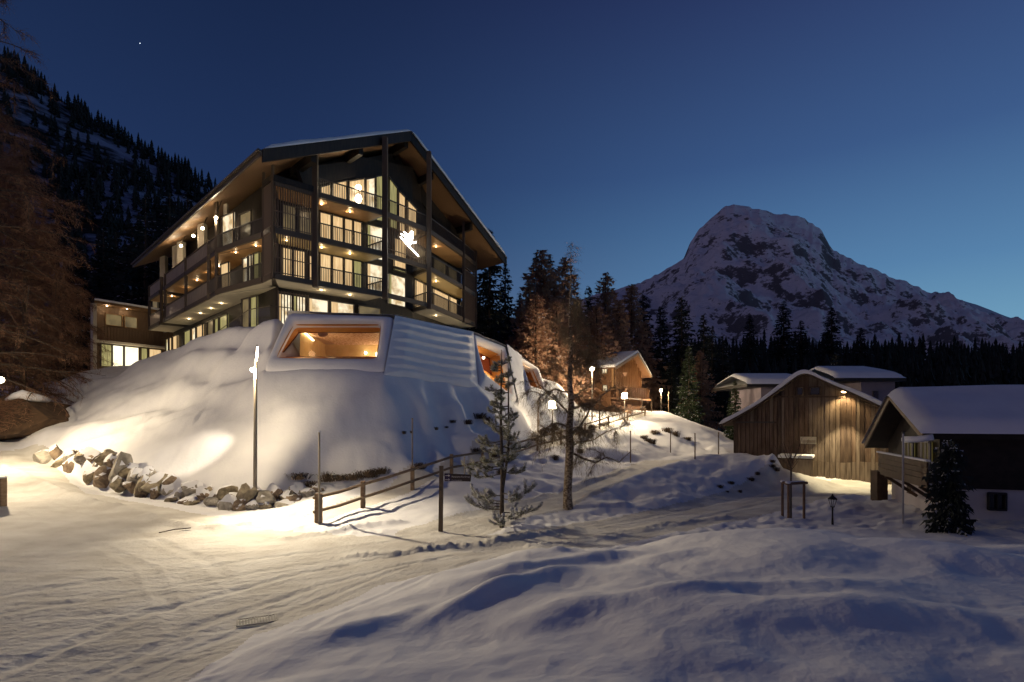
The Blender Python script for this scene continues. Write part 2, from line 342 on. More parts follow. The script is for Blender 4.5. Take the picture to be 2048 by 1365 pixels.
RD = np.maximum(np.maximum(poly_mask(road_c, .8), poly_mask(road_l, 1.2)), np.maximum(poly_mask(lane, .6), poly_mask(path, .5)*.7))
rough = 1-RD
pile = np.clip((15.5-GY)/1.5, 0, 1)*rough*np.clip((U+.55)/.1, 0, 1)
rg_ = 1-2*np.abs(fbm(GX*.8+GY*.35, GY*.8-GX*.25, 2.6, 2, 31))
GZ += pile*(np.maximum(fbm(GX*.9+GY*.2, GY, 2.2, 2, 1), -.12)*.26 + rg_*.05 + fbm(GX*1.0, GY*.8, .8, 3, 2)*.028 + (1-2*np.abs(fbm(GX, GY, .5, 2, 33)))*.012)
for px_, Y_, rx_, ry_, h_, an_ in ((640,8.9,.9,.5,.22,.6),(760,9.4,1.2,.30,.14,.9),(1010,10.6,1.8,.35,.30,.75),(1090,12.6,1.5,.4,.22,.5),(1160,9.2,1.8,.5,.10,.8),(1420,9.0,2.6,.40,.20,.1),(1500,11.4,2.6,.9,.14,.1),(1700,8.2,1.2,.8,.12,.3),(1330,12.6,1.2,.5,.15,.4),(1230,13.6,.7,.5,.14,.3),(560,9.0,.6,.35,.12,.5),(1120,14.7,.25,.2,.16,0)):
    dx_, dy_ = GX-(px_-CX)/F*Y_, GY-Y_; ca_, sa_ = math.cos(an_), math.sin(an_); a_, b_ = dx_*ca_+dy_*sa_, -dx_*sa_+dy_*ca_
    GZ += .9*h_*np.exp(-(a_/rx_)**2-(b_/ry_)**2)*np.clip(pile+.2, 0, 1)*rough
bumpy = rough*(1-pile)
moundm = np.clip((GY-25.3)/1.2, 0, 1)*np.clip((5-GX)/4, 0, 1)
midb = np.clip((GX+2)/3, 0, 1)*np.clip((GY-19)/2, 0, 1)*np.clip((60-GY)/5, 0, 1)
GZ += bumpy*(fbm(GX, GY, 1.3, 3, 3)*(.08+.08*midb) + fbm(GX, GY, .4, 3, 4)*(.025+.045*midb))
pav_w = [(*P(a, b, Y=c)[:2], .4) for a, b, c in PAV]; keep = 1-poly_mask(pav_w, 1.8)
mr_ = moundm*rough*keep*np.clip((GX+42)/4, 0, 1)*np.clip((GY-25.6)/1.5, 0, 1)*(GY < 60)*np.clip((10.3-GZ)/1.0+.15, .15, 1)
lumps = fbm(GX*.40, GY*.9+GX*.2, 2.6, 4, 5); led = np.sin(GZ*3.0+3.2*fbm(GX, GY, 6.0, 2, 25)+.10*GX)
GZ += mr_*(lumps*.42 + led*(.17+.12*np.clip((GX+18)/3, 0, 1))*(.4+.6*np.clip(fbm(GX*.5, GY, 4.0, 2, 27)*2+.5, 0, 1)) + .07*fbm(GX, GY, .7, 3, 28))
berm = bumpy*np.clip(RD*0 + poly_mask(road_c, 3.5)*4*(1-poly_mask(road_c, .8)), 0, 1)
GZ += berm*np.abs(fbm(GX, GY, .35, 2, 6))*.10*(1-pile)
# packed-snow relief on the roads: wheel ruts running along, crumbs
ang = (GX*.35 - GY*.94)
rut = fbm(GX*.25+GY*.22, GX*-.9+GY*2.2, .55, 2, 8)
GZ += RD*(rut*.018 + fbm(GX, GY, .16, 2, 9)*.006)
# crumbly ploughed ridges along the road and lane edges
def ridge(line_, h, wd_, seed):
    global GZ
    D = np.full(GX.shape, 1e9)
    for (ax, ay), (bx, by) in zip(line_, line_[1:]):
        dx, dy = bx-ax, by-ay; t = np.clip(((GX-ax)*dx+(GY-ay)*dy)/(dx*dx+dy*dy), 0, 1); D = np.minimum(D, np.hypot(GX-ax-t*dx, GY-ay-t*dy))
    k = np.exp(-(D/wd_)**2); GZ = GZ + k*h*(.6+.5*fbm(GX, GY, .9, 2, seed)+.75*np.abs(fbm(GX, GY, .22, 2, seed+1)))
ridge([RW(715,1112), RW(790,1108), RW(880,1098), RW(960,1092), RW(1040,1076), RW(1150,1060)], .17, .26, 41)
ridge([RW(576,1078), RW(650,1068), RW(740,1052,.05), RW(800,1045,.08)], .16, .22, 43)
ridge([RW(378,1058,.1), RW(430,1064), RW(523,1047), RW(585,1038)], .20, .30, 45)
ridge([(-27.6,31), (-21.9,27), (-17.3,24), (-14,22), (-11.2,19.8)], .14, .30, 47)
ridge([RW(1060,1100), RW(1200,1078), RW(1330,1050), RW(1450,1036)], .12, .3, 49)
ridge([RW(1010,1016,.1), RW(1146,976,.35), RW(1264,940,.7)], .14, .25, 51)
# wheel tracks
def track(line_, dep, wd_):
    global GZ
    for off in (-.72, .72):
        D = np.full(GX.shape, 1e9)
        for (ax, ay), (bx, by) in zip(line_, line_[1:]):
            dx, dy = bx-ax, by-ay; l_ = math.hypot(dx, dy); nx, ny = -dy/l_*off, dx/l_*off
            t = np.clip(((GX-ax-nx)*dx+(GY-ay-ny)*dy)/(l_*l_), 0, 1); D = np.minimum(D, np.hypot(GX-ax-nx-t*dx, GY-ay-ny-t*dy))
        GZ = GZ - dep*np.exp(-(D/wd_)**2)*(.7+.6*fbm(GX, GY, .3, 2, 53)) + dep*.5*np.exp(-((D-wd_*1.9)/(wd_*.6))**2)
track([RW(60,1365,.1), RW(350,1235,.05), RW(620,1160), RW(860,1118), RW(1060,1090), RW(1300,1046), RW(1500,1005), RW(1620,975)], .030, .13)
track([RW(-200,1250,.2), RW(200,1180,.1), RW(520,1130), RW(800,1092), RW(930,1058,.05), RW(1060,1018,.15), RW(1180,980,.4), RW(1290,940,.7)], .022, .13)
track([(-30,33), (-22,25), (-15,20), (-9,15.5), (-5.5,11)], .025, .14)
track([RW(330,1365,.05), RW(520,1290), RW(760,1190), RW(1000,1112)], .022, .12)
def zat(x, y):
    u = np.clip(x/y, uu[0], uu[-1]); i = int(np.clip(np.searchsorted(uu, u)-1, 0, NU-2)); j = int(np.clip(np.searchsorted(vv, y)-1, 0, NV-2))
    fu = (u-uu[i])/(uu[i+1]-uu[i]); fv = (y-vv[j])/(vv[j+1]-vv[j]); fv = min(max(fv, 0), 1)
    return float((GZ[j,i]*(1-fu)+GZ[j,i+1]*fu)*(1-fv)+(GZ[j+1,i]*(1-fu)+GZ[j+1,i+1]*fu)*fv)
def G(px, Y): x = (px-CX)/F*Y; return Vector((x, Y, zat(x, Y)))
def grid_mesh(name, X, Y, Z, mats, mi=None):
    nv, nu = X.shape; me = bpy.data.meshes.new(name)
    co = np.stack([X, Y, Z], -1).reshape(-1, 3).astype(np.float32)
    i = np.arange(nv*nu).reshape(nv, nu); q = np.stack([i[:-1,:-1], i[:-1,1:], i[1:,1:], i[1:,:-1]], -1).reshape(-1, 4).astype(np.int32)
    me.vertices.add(len(co)); me.vertices.foreach_set('co', co.ravel())
    me.loops.add(q.size); me.loops.foreach_set('vertex_index', q.ravel())
    me.polygons.add(len(q)); me.polygons.foreach_set('loop_start', np.arange(len(q), dtype=np.int32)*4)
    me.polygons.foreach_set('use_smooth', np.ones(len(q), dtype=bool))
    for m in (mats if isinstance(mats, list) else [mats]): me.materials.append(m)
    if mi is not None: me.polygons.foreach_set('material_index', mi.astype(np.int32).ravel())
    me.update(calc_edges=True); me.validate()
    return me
def sobj(name, me, kind='structure'):
    o = bpy.data.objects.new(name, me); COL.objects.link(o); o['kind'] = kind; return o
ROAD = snow_mat('packed_road_snow', (.56,.53,.48), (.72,.70,.65), bump=.7, bs=7, fine=26)
fm = (RD[:-1,:-1]+RD[1:,1:])/2 > .5
me = grid_mesh('snowy_ground', GX, GY, GZ, [SNOW, ROAD], fm.astype(int)); sobj('snow_covered_ground', me)

# far valley floor out to the horizon
vx = np.linspace(-1.6, 1.8, 60); vy = np.exp(np.linspace(math.log(127), math.log(6000), 40)); UX, VY = np.meshgrid(vx, vy)
VZ = np.interp(VY, [127, 400, 1200, 6000], [0.0, 8, 20, 25]) + np.clip(-UX+.1, 0, 1)*14*np.clip(1-(VY-127)/300, 0, 1)
VZ[0] = [zat(min(max(u,-1.29),1.29)*127, 127)-.3 for u in vx]
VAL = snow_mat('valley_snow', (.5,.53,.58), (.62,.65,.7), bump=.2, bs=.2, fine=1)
sobj('valley_ground', grid_mesh('valley_ground', UX*VY, VY, VZ, VAL))

# ================================================================== mountains
def ridge_mesh(name, prof, Y0, Y1, z0, mats, nu=420, nt=150, power=1.0, rough=(30, 60), seed=0, back=600, rockfn=None, Yfn=None, jit=0.0):
    px = np.array([p[0] for p in prof], float); py = np.array([p[1] for p in prof], float)
    u = np.linspace(px[0], px[-1], nu); top = np.interp(u, px, py); top = top+np.interp(u, np.arange(px[0], px[-1], 7.0), jit*np.random.RandomState(seed).uniform(-1, 1, len(np.arange(px[0], px[-1], 7.0))))
    ux = (u-CX)/F
    Yr = np.full(nu, float(Y1)) if Yfn is None else Yfn(u)
    Zr = CAMZ + (HOR-top)/F*Yr
    t = np.linspace(0, 1, nt)[:, None]; base = np.interp(u, [px[0], px[-1]], [z0, z0])
    Yg = Y0 + (Yr-Y0)*t; X = ux*Yg
    s = t**power
    Z = base + (Zr-base)*s
    a, sc = rough
    env = np.sin(np.pi*np.clip(t, 0, 1))**.6
    nz = fbm(X, Yg, sc, 6, seed); rg = 1-np.abs(fbm(X*1.0+200, Yg*.7, sc*1.6, 5, seed+4))*2
    Z = Z + env*(nz*a + rg*a*.7) + np.clip(t*8-7.2, 0, 1)*fbm(X, Yg, sc*.25, 3, seed+2)*a*.08
    tb = np.linspace(0, 1, 14)[1:, None]
    Xb = ux*(Yr+tb*back); Yb = Yr+tb*back; Zb = Z[-1]-(Z[-1]-0)*tb**1.2
    me = grid_mesh(name, np.vstack([X, Xb+0*Yb]), np.vstack([Yg, Yb+0*Xb]), np.vstack([Z, Zb]), mats)
    o = sobj(name, me); return o, (u, X, Yg, Z)
def rock_snow_mat(name, snowc, rockc, scale, lo, hi, steep=(.55,.75), bump=.8, low=.55):
    m = bpy.data.materials.new(name); m.use_nodes = True; t = m.node_tree; b = t.nodes['Principled BSDF']; b.inputs['Roughness'].default_value = .9; b.inputs['Specular IOR Level'].default_value = .1
    tc = nd(t, 'ShaderNodeTexCoord'); mp = nd(t, 'ShaderNodeMapping'); mp.inputs['Scale'].default_value = (1, 1, 1.6); mp.inputs['Rotation'].default_value = (0, .5, 0)
    t.links.new(tc.outputs['Object'], mp.inputs[0])
    n1 = nd(t, 'ShaderNodeTexNoise'); n1.inputs['Scale'].default_value = scale; n1.inputs['Detail'].default_value = 9; n1.inputs['Roughness'].default_value = .68
    t.links.new(mp.outputs[0], n1.inputs[0])
    n2 = nd(t, 'ShaderNodeTexNoise'); n2.inputs['Scale'].default_value = scale*.16; n2.inputs['Detail'].default_value = 3
    t.links.new(tc.outputs['Object'], n2.inputs[0])
    ge = nd(t, 'ShaderNodeNewGeometry'); sp = nd(t, 'ShaderNodeSeparateXYZ'); t.links.new(ge.outputs['Normal'], sp.inputs[0])
    mr = nd(t, 'ShaderNodeMapRange'); mr.inputs[1].default_value = steep[0]; mr.inputs[2].default_value = steep[1]; mr.inputs[3].default_value = .22; mr.inputs[4].default_value = -.12
    t.links.new(sp.outputs[2], mr.inputs[0])
    a = nd(t, 'ShaderNodeMath', operation='ADD'); t.links.new(n1.outputs[0], a.inputs[0]); t.links.new(mr.outputs[0], a.inputs[1])
    m2 = nd(t, 'ShaderNodeMath', operation='MULTIPLY_ADD'); t.links.new(n2.outputs[0], m2.inputs[0]); m2.inputs[1].default_value = low; m2.inputs[2].default_value = -low/2
    a2 = nd(t, 'ShaderNodeMath', operation='ADD'); t.links.new(a.outputs[0], a2.inputs[0]); t.links.new(m2.outputs[0], a2.inputs[1])
    r = ramp(t, [(lo, snowc), (hi, rockc)]); t.links.new(a2.outputs[0], r.inputs[0]); t.links.new(r.outputs[0], b.inputs['Base Color'])
    bp = nd(t, 'ShaderNodeBump'); bp.inputs['Strength'].default_value = bump; bp.inputs['Distance'].default_value = 8; t.links.new(n1.outputs[0], bp.inputs['Height']); t.links.new(bp.outputs[0], b.inputs['Normal'])
    return m
PEAK = rock_snow_mat('peak_rock_and_snow', (.87,.85,.88), (.16,.155,.165), .085, .575, .67, steep=(.40,.82), low=1.0)
prof = [(700,760),(900,700),(1050,660),(1200,592),(1270,570),(1300,557),(1340,535),(1368,515),(1380,488),(1398,462),(1420,437),(1440,424),(1452,412),(1467,408),(1482,414),(1500,416),(1520,420),(1540,427),(1580,430),(1600,436),(1625,448),(1643,463),(1655,484),(1667,505),(1690,516),(1730,533),(1760,545),(1800,562),(1838,574),(1845,582),(1875,588),(1900,600),(1950,620),(2000,640),(2048,655),(2150,690),(2300,740)]
peak, _ = ridge_mesh('mountain_peak', prof, 700, 1900, 30, PEAK, nu=560, nt=300, power=1.35, rough=(70, 120), seed=3, jit=2.6)
sh = [(1750,700),(1838,590),(1900,594),(1960,612),(2010,632),(2048,645),(2200,690),(2500,760)]
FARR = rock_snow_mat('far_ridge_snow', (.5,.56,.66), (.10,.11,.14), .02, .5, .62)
ridge_mesh('far_ridge', sh, 2400, 3200, 40, FARR, nu=200, nt=40, rough=(25, 150), seed=8)
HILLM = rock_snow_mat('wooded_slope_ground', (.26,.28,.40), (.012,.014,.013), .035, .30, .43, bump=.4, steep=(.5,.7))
hp = [(-700,-500),(-300,-120),(0,108),(60,150),(130,205),(200,248),(260,285),(320,322),(380,350),(425,385),(500,430),(700,520),(900,600),(1000,640),(1150,690),(1300,740)]
hill, HG = ridge_mesh('wooded_mountain_slope', hp, 135, 430, 8, HILLM, nu=300, nt=110, power=1.1, rough=(7, 60), seed=6, back=200)
lowp = [(1300,735),(1400,690),(1500,688),(1600,692),(1700,700),(1800,694),(1900,702),(2048,708),(2400,715)]
DARKG = mat('forest_floor_dark', (.012,.014,.012), .9, col2=(.03,.035,.045), scale=.1)
lowh, LG = ridge_mesh('forested_valley_side', [(a, b+22) for a, b in lowp], 150, 420, 3, DARKG, nu=160, nt=50, power=1.0, rough=(3, 50), seed=9, back=150)

# ================================================================== emissive / light materials
def glow_mat(name, c, s, c2=None, scale=2.0, stretch=(3,3,.3)):
    m = mat(name, (.05,.04,.03), .3, spec=.5); t = m.node_tree; b = t.nodes['Principled BSDF']
    tc = nd(t, 'ShaderNodeTexCoord'); mp = nd(t, 'ShaderNodeMapping'); mp.inputs['Scale'].default_value = stretch; t.links.new(tc.outputs['Object'], mp.inputs[0])
    n1 = nd(t, 'ShaderNodeTexNoise'); n1.inputs['Scale'].default_value = scale; n1.inputs['Detail'].default_value = 3; t.links.new(mp.outputs[0], n1.inputs[0])
    r = ramp(t, [(.35, c2 or tuple(x*.7 for x in c)), (.62, c)]); t.links.new(n1.outputs[0], r.inputs[0]); t.links.new(r.outputs[0], b.inputs['Emission Color']); b.inputs['Emission Strength'].default_value = s
    return m
CURT = glow_mat('warm_lit_curtain', (.95,.66,.33), .95, (.72,.45,.20))
ROOMW = glow_mat('bright_room_behind_glass', (1.0,.88,.62), 1.2, (.50,.34,.16), scale=1.5, stretch=(1,1,1))
DIM = glow_mat('dim_room_behind_glass', (.30,.22,.10), .6, (.12,.09,.05), scale=1.0, stretch=(1,1,1))
OLIVE = glow_mat('olive_lit_curtain', (.50,.44,.17), .75, (.30,.26,.10))
DGLASS = mat('dark_window_glass', (.012,.014,.02), .08, spec=.6)
BULB = mat('lamp_glow', (.9,.9,.9), .5, emit=(1,.80,.52), estr=26)
DOWN = mat('downlight_lens', (.9,.9,.9), .5, emit=(1,.76,.45), estr=14)

GL = bpy.data.materials.new('clear_glass'); GL.use_nodes = True; tt = GL.node_tree; tt.nodes.clear()
oo = nd(tt, 'ShaderNodeOutputMaterial'); tr_ = nd(tt, 'ShaderNodeBsdfTransparent'); gl_ = nd(tt, 'ShaderNodeBsdfGlossy'); gl_.inputs['Roughness'].default_value = .03; mm = nd(tt, 'ShaderNodeMixShader'); mm.inputs[0].default_value = .06
tt.links.new(tr_.outputs[0], mm.inputs[1]); tt.links.new(gl_.outputs[0], mm.inputs[2]); tt.links.new(mm.outputs[0], oo.inputs[0])
# ================================================================== hotel
V2 = lambda v: Vector((v[0], v[1]))
Q3, Q2, Q1, Q0, Q, A1, A2, B_, C_, D_ = [Vector(p) for p in ((-37.3,58.9),(-23.0,43.5),(-21.6,41.9),(-16.5,38.07),(-15.45,36.97),(-13.34,39),(-9.46,42.7),(-6.79,46.6),(-4.6,53.3),(-3.67,56.8))]
E3 = Vector((-14.63,33.6,19.7)); A3 = Vector((-8.1,45.7,26.8)); R3 = Vector((-.54,56.6,19.7)); LD = Vector((-.693,.721,0)); RL = 34.6
def roofz(x, y):
    dE = (x-E3.x)*.721+(y-E3.y)*.693; dR = -((x-R3.x)*.721+(y-R3.y)*.693)
    return 19.7+.542*min(dE, dR)
class Fr:
    """a vertical plane through p->q, pushed in by off (away from the camera)"""
    def __init__(s, p, q, off=0.0):
        d = (Vector(q)-Vector(p)).normalized(); n = Vector((-d.y, d.x))
        if n.y < 0: n = -n
        s.d, s.n, s.p = d, n, Vector(p)+n*off; s.len = (Vector(q)-Vector(p)).length
    def pt(s, t, z, o=0.0): v = s.p+s.d*t+s.n*o; return Vector((v.x, v.y, z))
    def t(s, px): r = (px-CX)/F; return (r*s.p.y-s.p.x)/(s.d.x-r*s.d.y)
    def z(s, px, py): v = s.p+s.d*s.t(px); return CAMZ+(HOR-py)/F*v.y
    def box(s, mb, t0, t1, z0, z1, o0, o1, mi=0):
        c = [s.pt(t0,z0,o0),s.pt(t1,z0,o0),s.pt(t1,z0,o1),s.pt(t0,z0,o1),s.pt(t0,z1,o0),s.pt(t1,z1,o0),s.pt(t1,z1,o1),s.pt(t0,z1,o1)]; mb.box8(c, mi)
def isect(a, b):
    den = a.d.x*b.d.y-a.d.y*b.d.x; r = b.p-a.p; t = (r.x*b.d.y-r.y*b.d.x)/den; return a.p+a.d*t
hotel = empty('hotel_building', (-18, 48, 10), 'large dark timber hotel with lit balconies, broad gabled snowy roof, on the snow mound', 'hotel')
L1, L2, L3 = 13.3, 16.3, 19.35
S1, S2, S3, S4, S5, S6 = Fr(Q3,Q2,2.2), Fr(Q0,Q1,1.2), Fr(Q,A2,2.3), Fr(A2,B_,2.5), Fr(B_,C_,2.2), Fr(C_,D_,2.0)
inner = [S1.p, isect(S1,S2), isect(S2,S3), isect(S3,S4), isect(S4,S5), isect(S5,S6), Vector((D_.x-1.5, D_.y+1))]
back = [Vector((D_.x-1.5+LD.x*26, D_.y+1+LD.y*26)), S1.p+Vector((9, 8.6))]
poly = [tuple(p) for p in inner+back]
mb = MB(); mb.prism(poly, 9.2, lambda x, y: roofz(x, y)-.55); mb.build('wall', DWOOD, hotel)
# roof slabs, snow, fascia
def slab(c, up0, up1, name, m, **k):
    mb = MB(); mb.box8([p+Vector((0,0,up0)) for p in c]+[p+Vector((0,0,up1)) for p in c]); return mb.build(name, m, hotel, **k)
LB = LD*RL
cl = [E3, E3+LB, A3+LB, A3]; cr = [A3+Vector((.02,.02,0)), A3+LB, R3+LB, R3]
slab(cl, -.32, 0, 'roof', SOFF); slab(cr, -.32, 0, 'roof', SOFF)
def shrink(c, a): m = sum(c, Vector())/4; return [p+(m-p)*a for p in c]
def roof_snow(c, th, seed):
    n, k = 60, 26; X = np.zeros((k, n)); Y = X.copy(); Z = X.copy()
    for j in range(k):
        for i in range(n):
            a = i/(n-1); b = j/(k-1); p = (c[0].lerp(c[1], a)).lerp(c[3].lerp(c[2], a), b); X[j,i], Y[j,i], Z[j,i] = p
    A_, B2 = np.meshgrid(np.linspace(0,1,n), np.linspace(0,1,k)); e = np.minimum(np.minimum(A_*n*.5, (1-A_)*n*.5), np.minimum(B2*k*.6, (1-B2)*k*.6)); e = np.clip(e, 0, 1)**.5
    Z += .03 + e*(th + fbm(X, Y, 3.0, 3, seed)*th*.4); X[:,0] = X[:,1]*.995+X[:,0]*.005; Y[:,0] = Y[:,1]*.995+Y[:,0]*.005; X[:,1] += (c[0].x-c[1].x)/59*.97; Y[:,1] += (c[0].y-c[1].y)/59*.97; X[:,0] += (c[0].x-c[1].x)/59; Y[:,0] += (c[0].y-c[1].y)/59
    me = grid_mesh('snow_layer', X, Y, Z, SNOWR); o = bpy.data.objects.new('roof_snow', me); COL.objects.link(o); attach(o, hotel); return o
cl2 = [cl[0]-LD*.16, cl[1], cl[2], cl[3]-LD*.16]; cr2 = [cr[0]-LD*.16, cr[1], cr[2], cr[3]-LD*.16]
roof_snow(cl2, .34, 1); roof_snow(cr2, .34, 2)
mb = MB(); f = .72   # barge boards along the gable, fascia along the eave
up = Vector((.55,-.83,0))
for a, b in ((E3+LD*-.05, A3+LD*-.05), (A3+LD*-.05, R3+LD*-.05)):
    mb = MB(); mb.box8([a+Vector((0,0,-f)), b+Vector((0,0,-f)), b+LD*.18+Vector((0,0,-f)), a+LD*.18+Vector((0,0,-f)), a+Vector((0,0,.06)), b+Vector((0,0,.06)), b+LD*.18+Vector((0,0,.06)), a+LD*.18+Vector((0,0,.06))]); mb.build('bargeboard', DWOOD, hotel)
mb = MB(); mb.bar(E3+Vector((-.06,-.06,-.17)), E3+LB+Vector((-.06,-.06,-.17)), .12, .36); mb.build('eave_fascia', DMET, hotel)
mb = MB(); mb.tube([E3+Vector((-.16,-.16,-.05)), E3+LB+Vector((-.16,-.16,-.05))], .09, 8); mb.build('gutter', DMET, hotel)
# purlins projecting under the gable
for fr, side in ((.30, 0), (.62, 0), (.995, 0), (.38, 1), (.78, 1)):
    a = (E3 if not side else R3).lerp(A3, fr)+Vector((0,0,-.75)); mb = MB(); mb.bar(a+LD*.5, a+LD*7, .34, .62); mb.build('purlin', DWOOD, hotel)
# gable truss: tie beam under the roof edge following A2 post line
tr = MB()
for fr_a, fr_b in (((E3,.30),(A3,1)), ((R3,.38),(A3,1))):
    a = fr_a[0].lerp(A3, fr_a[1])+LD*2.6+Vector((0,0,-1.5)); b = A3+LD*2.6+Vector((0,0,-1.5)); tr.bar(a, b, .3, 1.15)
tr.build('gable_truss', DWOOD, hotel)
# decks
n3 = Fr(Q,A2).n
def deck(polyA, z, name='balcony_deck', ceil=CEIL, th=.30):
    mb = MB(); mb.prism(polyA, z-th, z); o = mb.build(name, DMET, hotel)
    m = sum((Vector(p) for p in polyA), Vector((0,0)))/len(polyA); ins = [tuple(Vector(p)+(m-Vector(p)).normalized()*.22) for p in polyA]
    mb = MB(); mb.prism(ins, z-th-.03, z-th-.004); s_ = mb.build('soffit', ceil, o)
    return o
inS3 = Fr(Q,A2,2.32); inS5 = Fr(B_,C_,2.2)
iC = isect(S2,S3); i35 = inS3.p+inS3.d*inS3.t(734); i818 = isect(S4,S5); i56 = isect(S5,S6)
deckA = [tuple(Q), tuple(A1), tuple(A2), tuple(i35), tuple(iC)]
deckB = [tuple(B_), tuple(C_), tuple(D_), tuple(D_+Vector((-1.6,1))), tuple(i56), tuple(i818)]
deckS = [tuple(Q), tuple(iC), tuple(isect(S1,S2)), tuple(Q1), tuple(Q0)]
gap = Q3.lerp(Q2, .235); gap2 = Q3.lerp(Q2, .30)
deckL = [tuple(Q1), tuple(isect(S1,S2)), tuple(gap2+S1.n*2.2), tuple(gap2), tuple(Q2)]
deckE = [tuple(Q3), tuple(gap), tuple(gap+S1.n*2.2), tuple(Q3+S1.n*2.2)]
GOLD = mat('golden_soffit_boards', (.44,.34,.16), .5, col2=(.52,.40,.20), scale=2.5, stretch=(1,6,1))
for z, cm in ((L1, PALEC), (L2, GOLD), (L3, CEIL)):
    deck(deckA, z, ceil=cm); deck(deckB, z, ceil=cm)
    if z < L3: deck(deckS, z, ceil=(PALEC if z == L1 else CEIL)); deck(deckL, z, ceil=(PALEC if z == L1 else CEIL)); deck(deckE, z, ceil=(PALEC if z == L1 else CEIL))
# edge beams
def beam(p, q, z, w=.18, h=.34, name='edge_beam', m=None): mb = MB(); mb.bar((*p, z), (*q, z), w, h); return mb.build(name, m or POSTM, hotel)
for z in (L1, L2, L3):
    for p, q in ((Q,A1),(A1,A2),(A2,B_),(B_,C_),(C_,D_)): d = (q-p).normalized()*.12; beam(p+d, q-d, z-.14)
for z in (L1, L2):
    for p, q in ((Q,Q0),(Q0,Q1),(Q2,gap2),(gap,Q3)): d = (q-p).normalized()*.12; beam(p+d, q-d, z-.14)
# posts
def post(p, z0, z1, w=.26, m=POSTM, name='post'):
    mb = MB(); mb.box(p[0]-w/2, p[1]-w/2, z0, p[0]+w/2, p[1]+w/2, z1); return mb.build(name, m, hotel, bevel=.02)
for p, w in ((A1,.34),(A2,.38),(B_,.36),(C_,.24),(D_,.2)): post(p+(p-Vector((-12,55))).normalized()*.10, L1-.45, roofz(*p)-.3, w)
for p in (Q, Q0): post(p, L1-.3, roofz(*p)-.35, .16)
post(Q1, L1-.3, roofz(*Q1)-.3, .2); post(Q2, L1-.3, L2+1.2, .22)
L_ = lambda px: Fr(Q3,Q2).pt(Fr(Q3,Q2).t(px), 0)
for px in (372, 331, 323, 299): p = L_(px); post((p.x, p.y), L1-.3, L2+1.2, .2)
for px in (303, 327, 336, 376, 421): p = L_(px)+Vector((S1.n.x, S1.n.y, 0))*1.1; post((p.x, p.y), L2, roofz(p.x, p.y)-.35, .55 if px != 421 else .3, PLAST, 'pier')
# railings
def railing(p, q, z, h=1.02, gapd=.13, sl=.038, toprail=True, name='railing', low=.06, m=DMET, mid=None):
    p = Vector(p); q = Vector(q); d = (q-p); Ln = d.length; d /= Ln
    mb = MB(); mb.bar((*(p+d*.14), z+h), (*(q-d*.14), z+h), .09, .07); mb.bar((*(p+d*.14), z+low), (*(q-d*.14), z+low), .05, .05)
    if mid: mb.bar((*(p+d*.14), z+mid), (*(q-d*.14), z+mid), .04, .03)
    r = mb.build(name, m, hotel)
    mb = MB(); n = max(2, int(Ln/gapd))
    for i in range(1, n): a = p+d*(Ln*i/n); mb.bar((*a, z+low), (*a, z+h-.03), sl, sl)
    mb.build('baluster', m, r, kind='stuff'); return r
def screen(p, q, z0, z1, gapd=.16, sl=.055, m=DMET, mid=()):
    r = MB(); p = Vector(p); q = Vector(q); d = q-p; Ln = d.length; d /= Ln
    for z in (z0+.08, z1-.08, *mid): r.bar((*p, z), (*q, z), .05, .06)
    o = r.build('slat_screen', m, hotel)
    mb = MB(); n = max(2, int(Ln/gapd))
    for i in range(n+1): a = p+d*(Ln*i/n); mb.bar((*a, z0), (*a, z1), sl, sl)
    mb.build('screen_slats', m, o, kind='stuff'); return o
oS = lambda p, q, o=.06: [p-Fr(p,q).n*o, q-Fr(p,q).n*o]
for z in (L1, L2, L3): railing(A1, A2, z); railing(B_, C_, z)
railing(A2, B_, L3); railing(C_, D_, L3-1.2, h=2.2)
railing(A2, i35, L1, h=.95); railing(A2, i35, L2, h=.95); railing(B_, i818, L1, h=.95); railing(B_, i818, L2, h=.95)
screen(*oS(A2, B_), L2-.2, L3-.3, mid=(L2+.35,), m=mat('brown_slats', (.13,.085,.05), .5))
a, b = oS(Q, A1); SLM = mat('slat_timber', (.12,.09,.07), .55)
screen(a, b, L2+.05, L3-.05, m=SLM, mid=(L2+1.1,)); screen(a, b, L1+.05, L2-.25, m=SLM, mid=(L1+1.1,))
for z0, z1 in ((L2+.05, L3-.05), (L1+.05, L2-.25)): screen(Q0, Q, z0, z1, m=SLM)
screen(C_, D_, L1, L2-.3, m=SLM); screen(C_, D_, L2, L3-1.3, m=SLM)
mb = MB(); mb.bar((*Q, L3+.12), (*A1, L3+.12), .3, .4); mb.bar((*Q0, L3+.12), (*Q, L3+.12), .2, .4); mb.build('canopy_beam', DWOOD, hotel)
railing(Q1, Q0, L1); railing(Q1, Q0, L2); railing(Q2, Q1, L1); railing(Q2, Q1, L2)
# solid parapets of the long side
FL = Fr(Q3, Q2)
for z in (L1, L2):
    for a, b in ((299,323),(331,372),(372,418)):
        t0, t1 = FL.t(a)+.13, FL.t(b)-.13
        mb = MB(); FL.box(mb, t0, t1, z+.05, z+1.08, .02, .07); o = mb.build('parapet_panel', PANEL, hotel)
        mb = MB(); mb.bar(FL.pt(t0, z+1.12), FL.pt(t1, z+1.12), .12, .07); mb.bar(FL.pt(t0, z+.0), FL.pt(t1, z+.0), .10, .06); mb.build('handrail', POSTM, o)
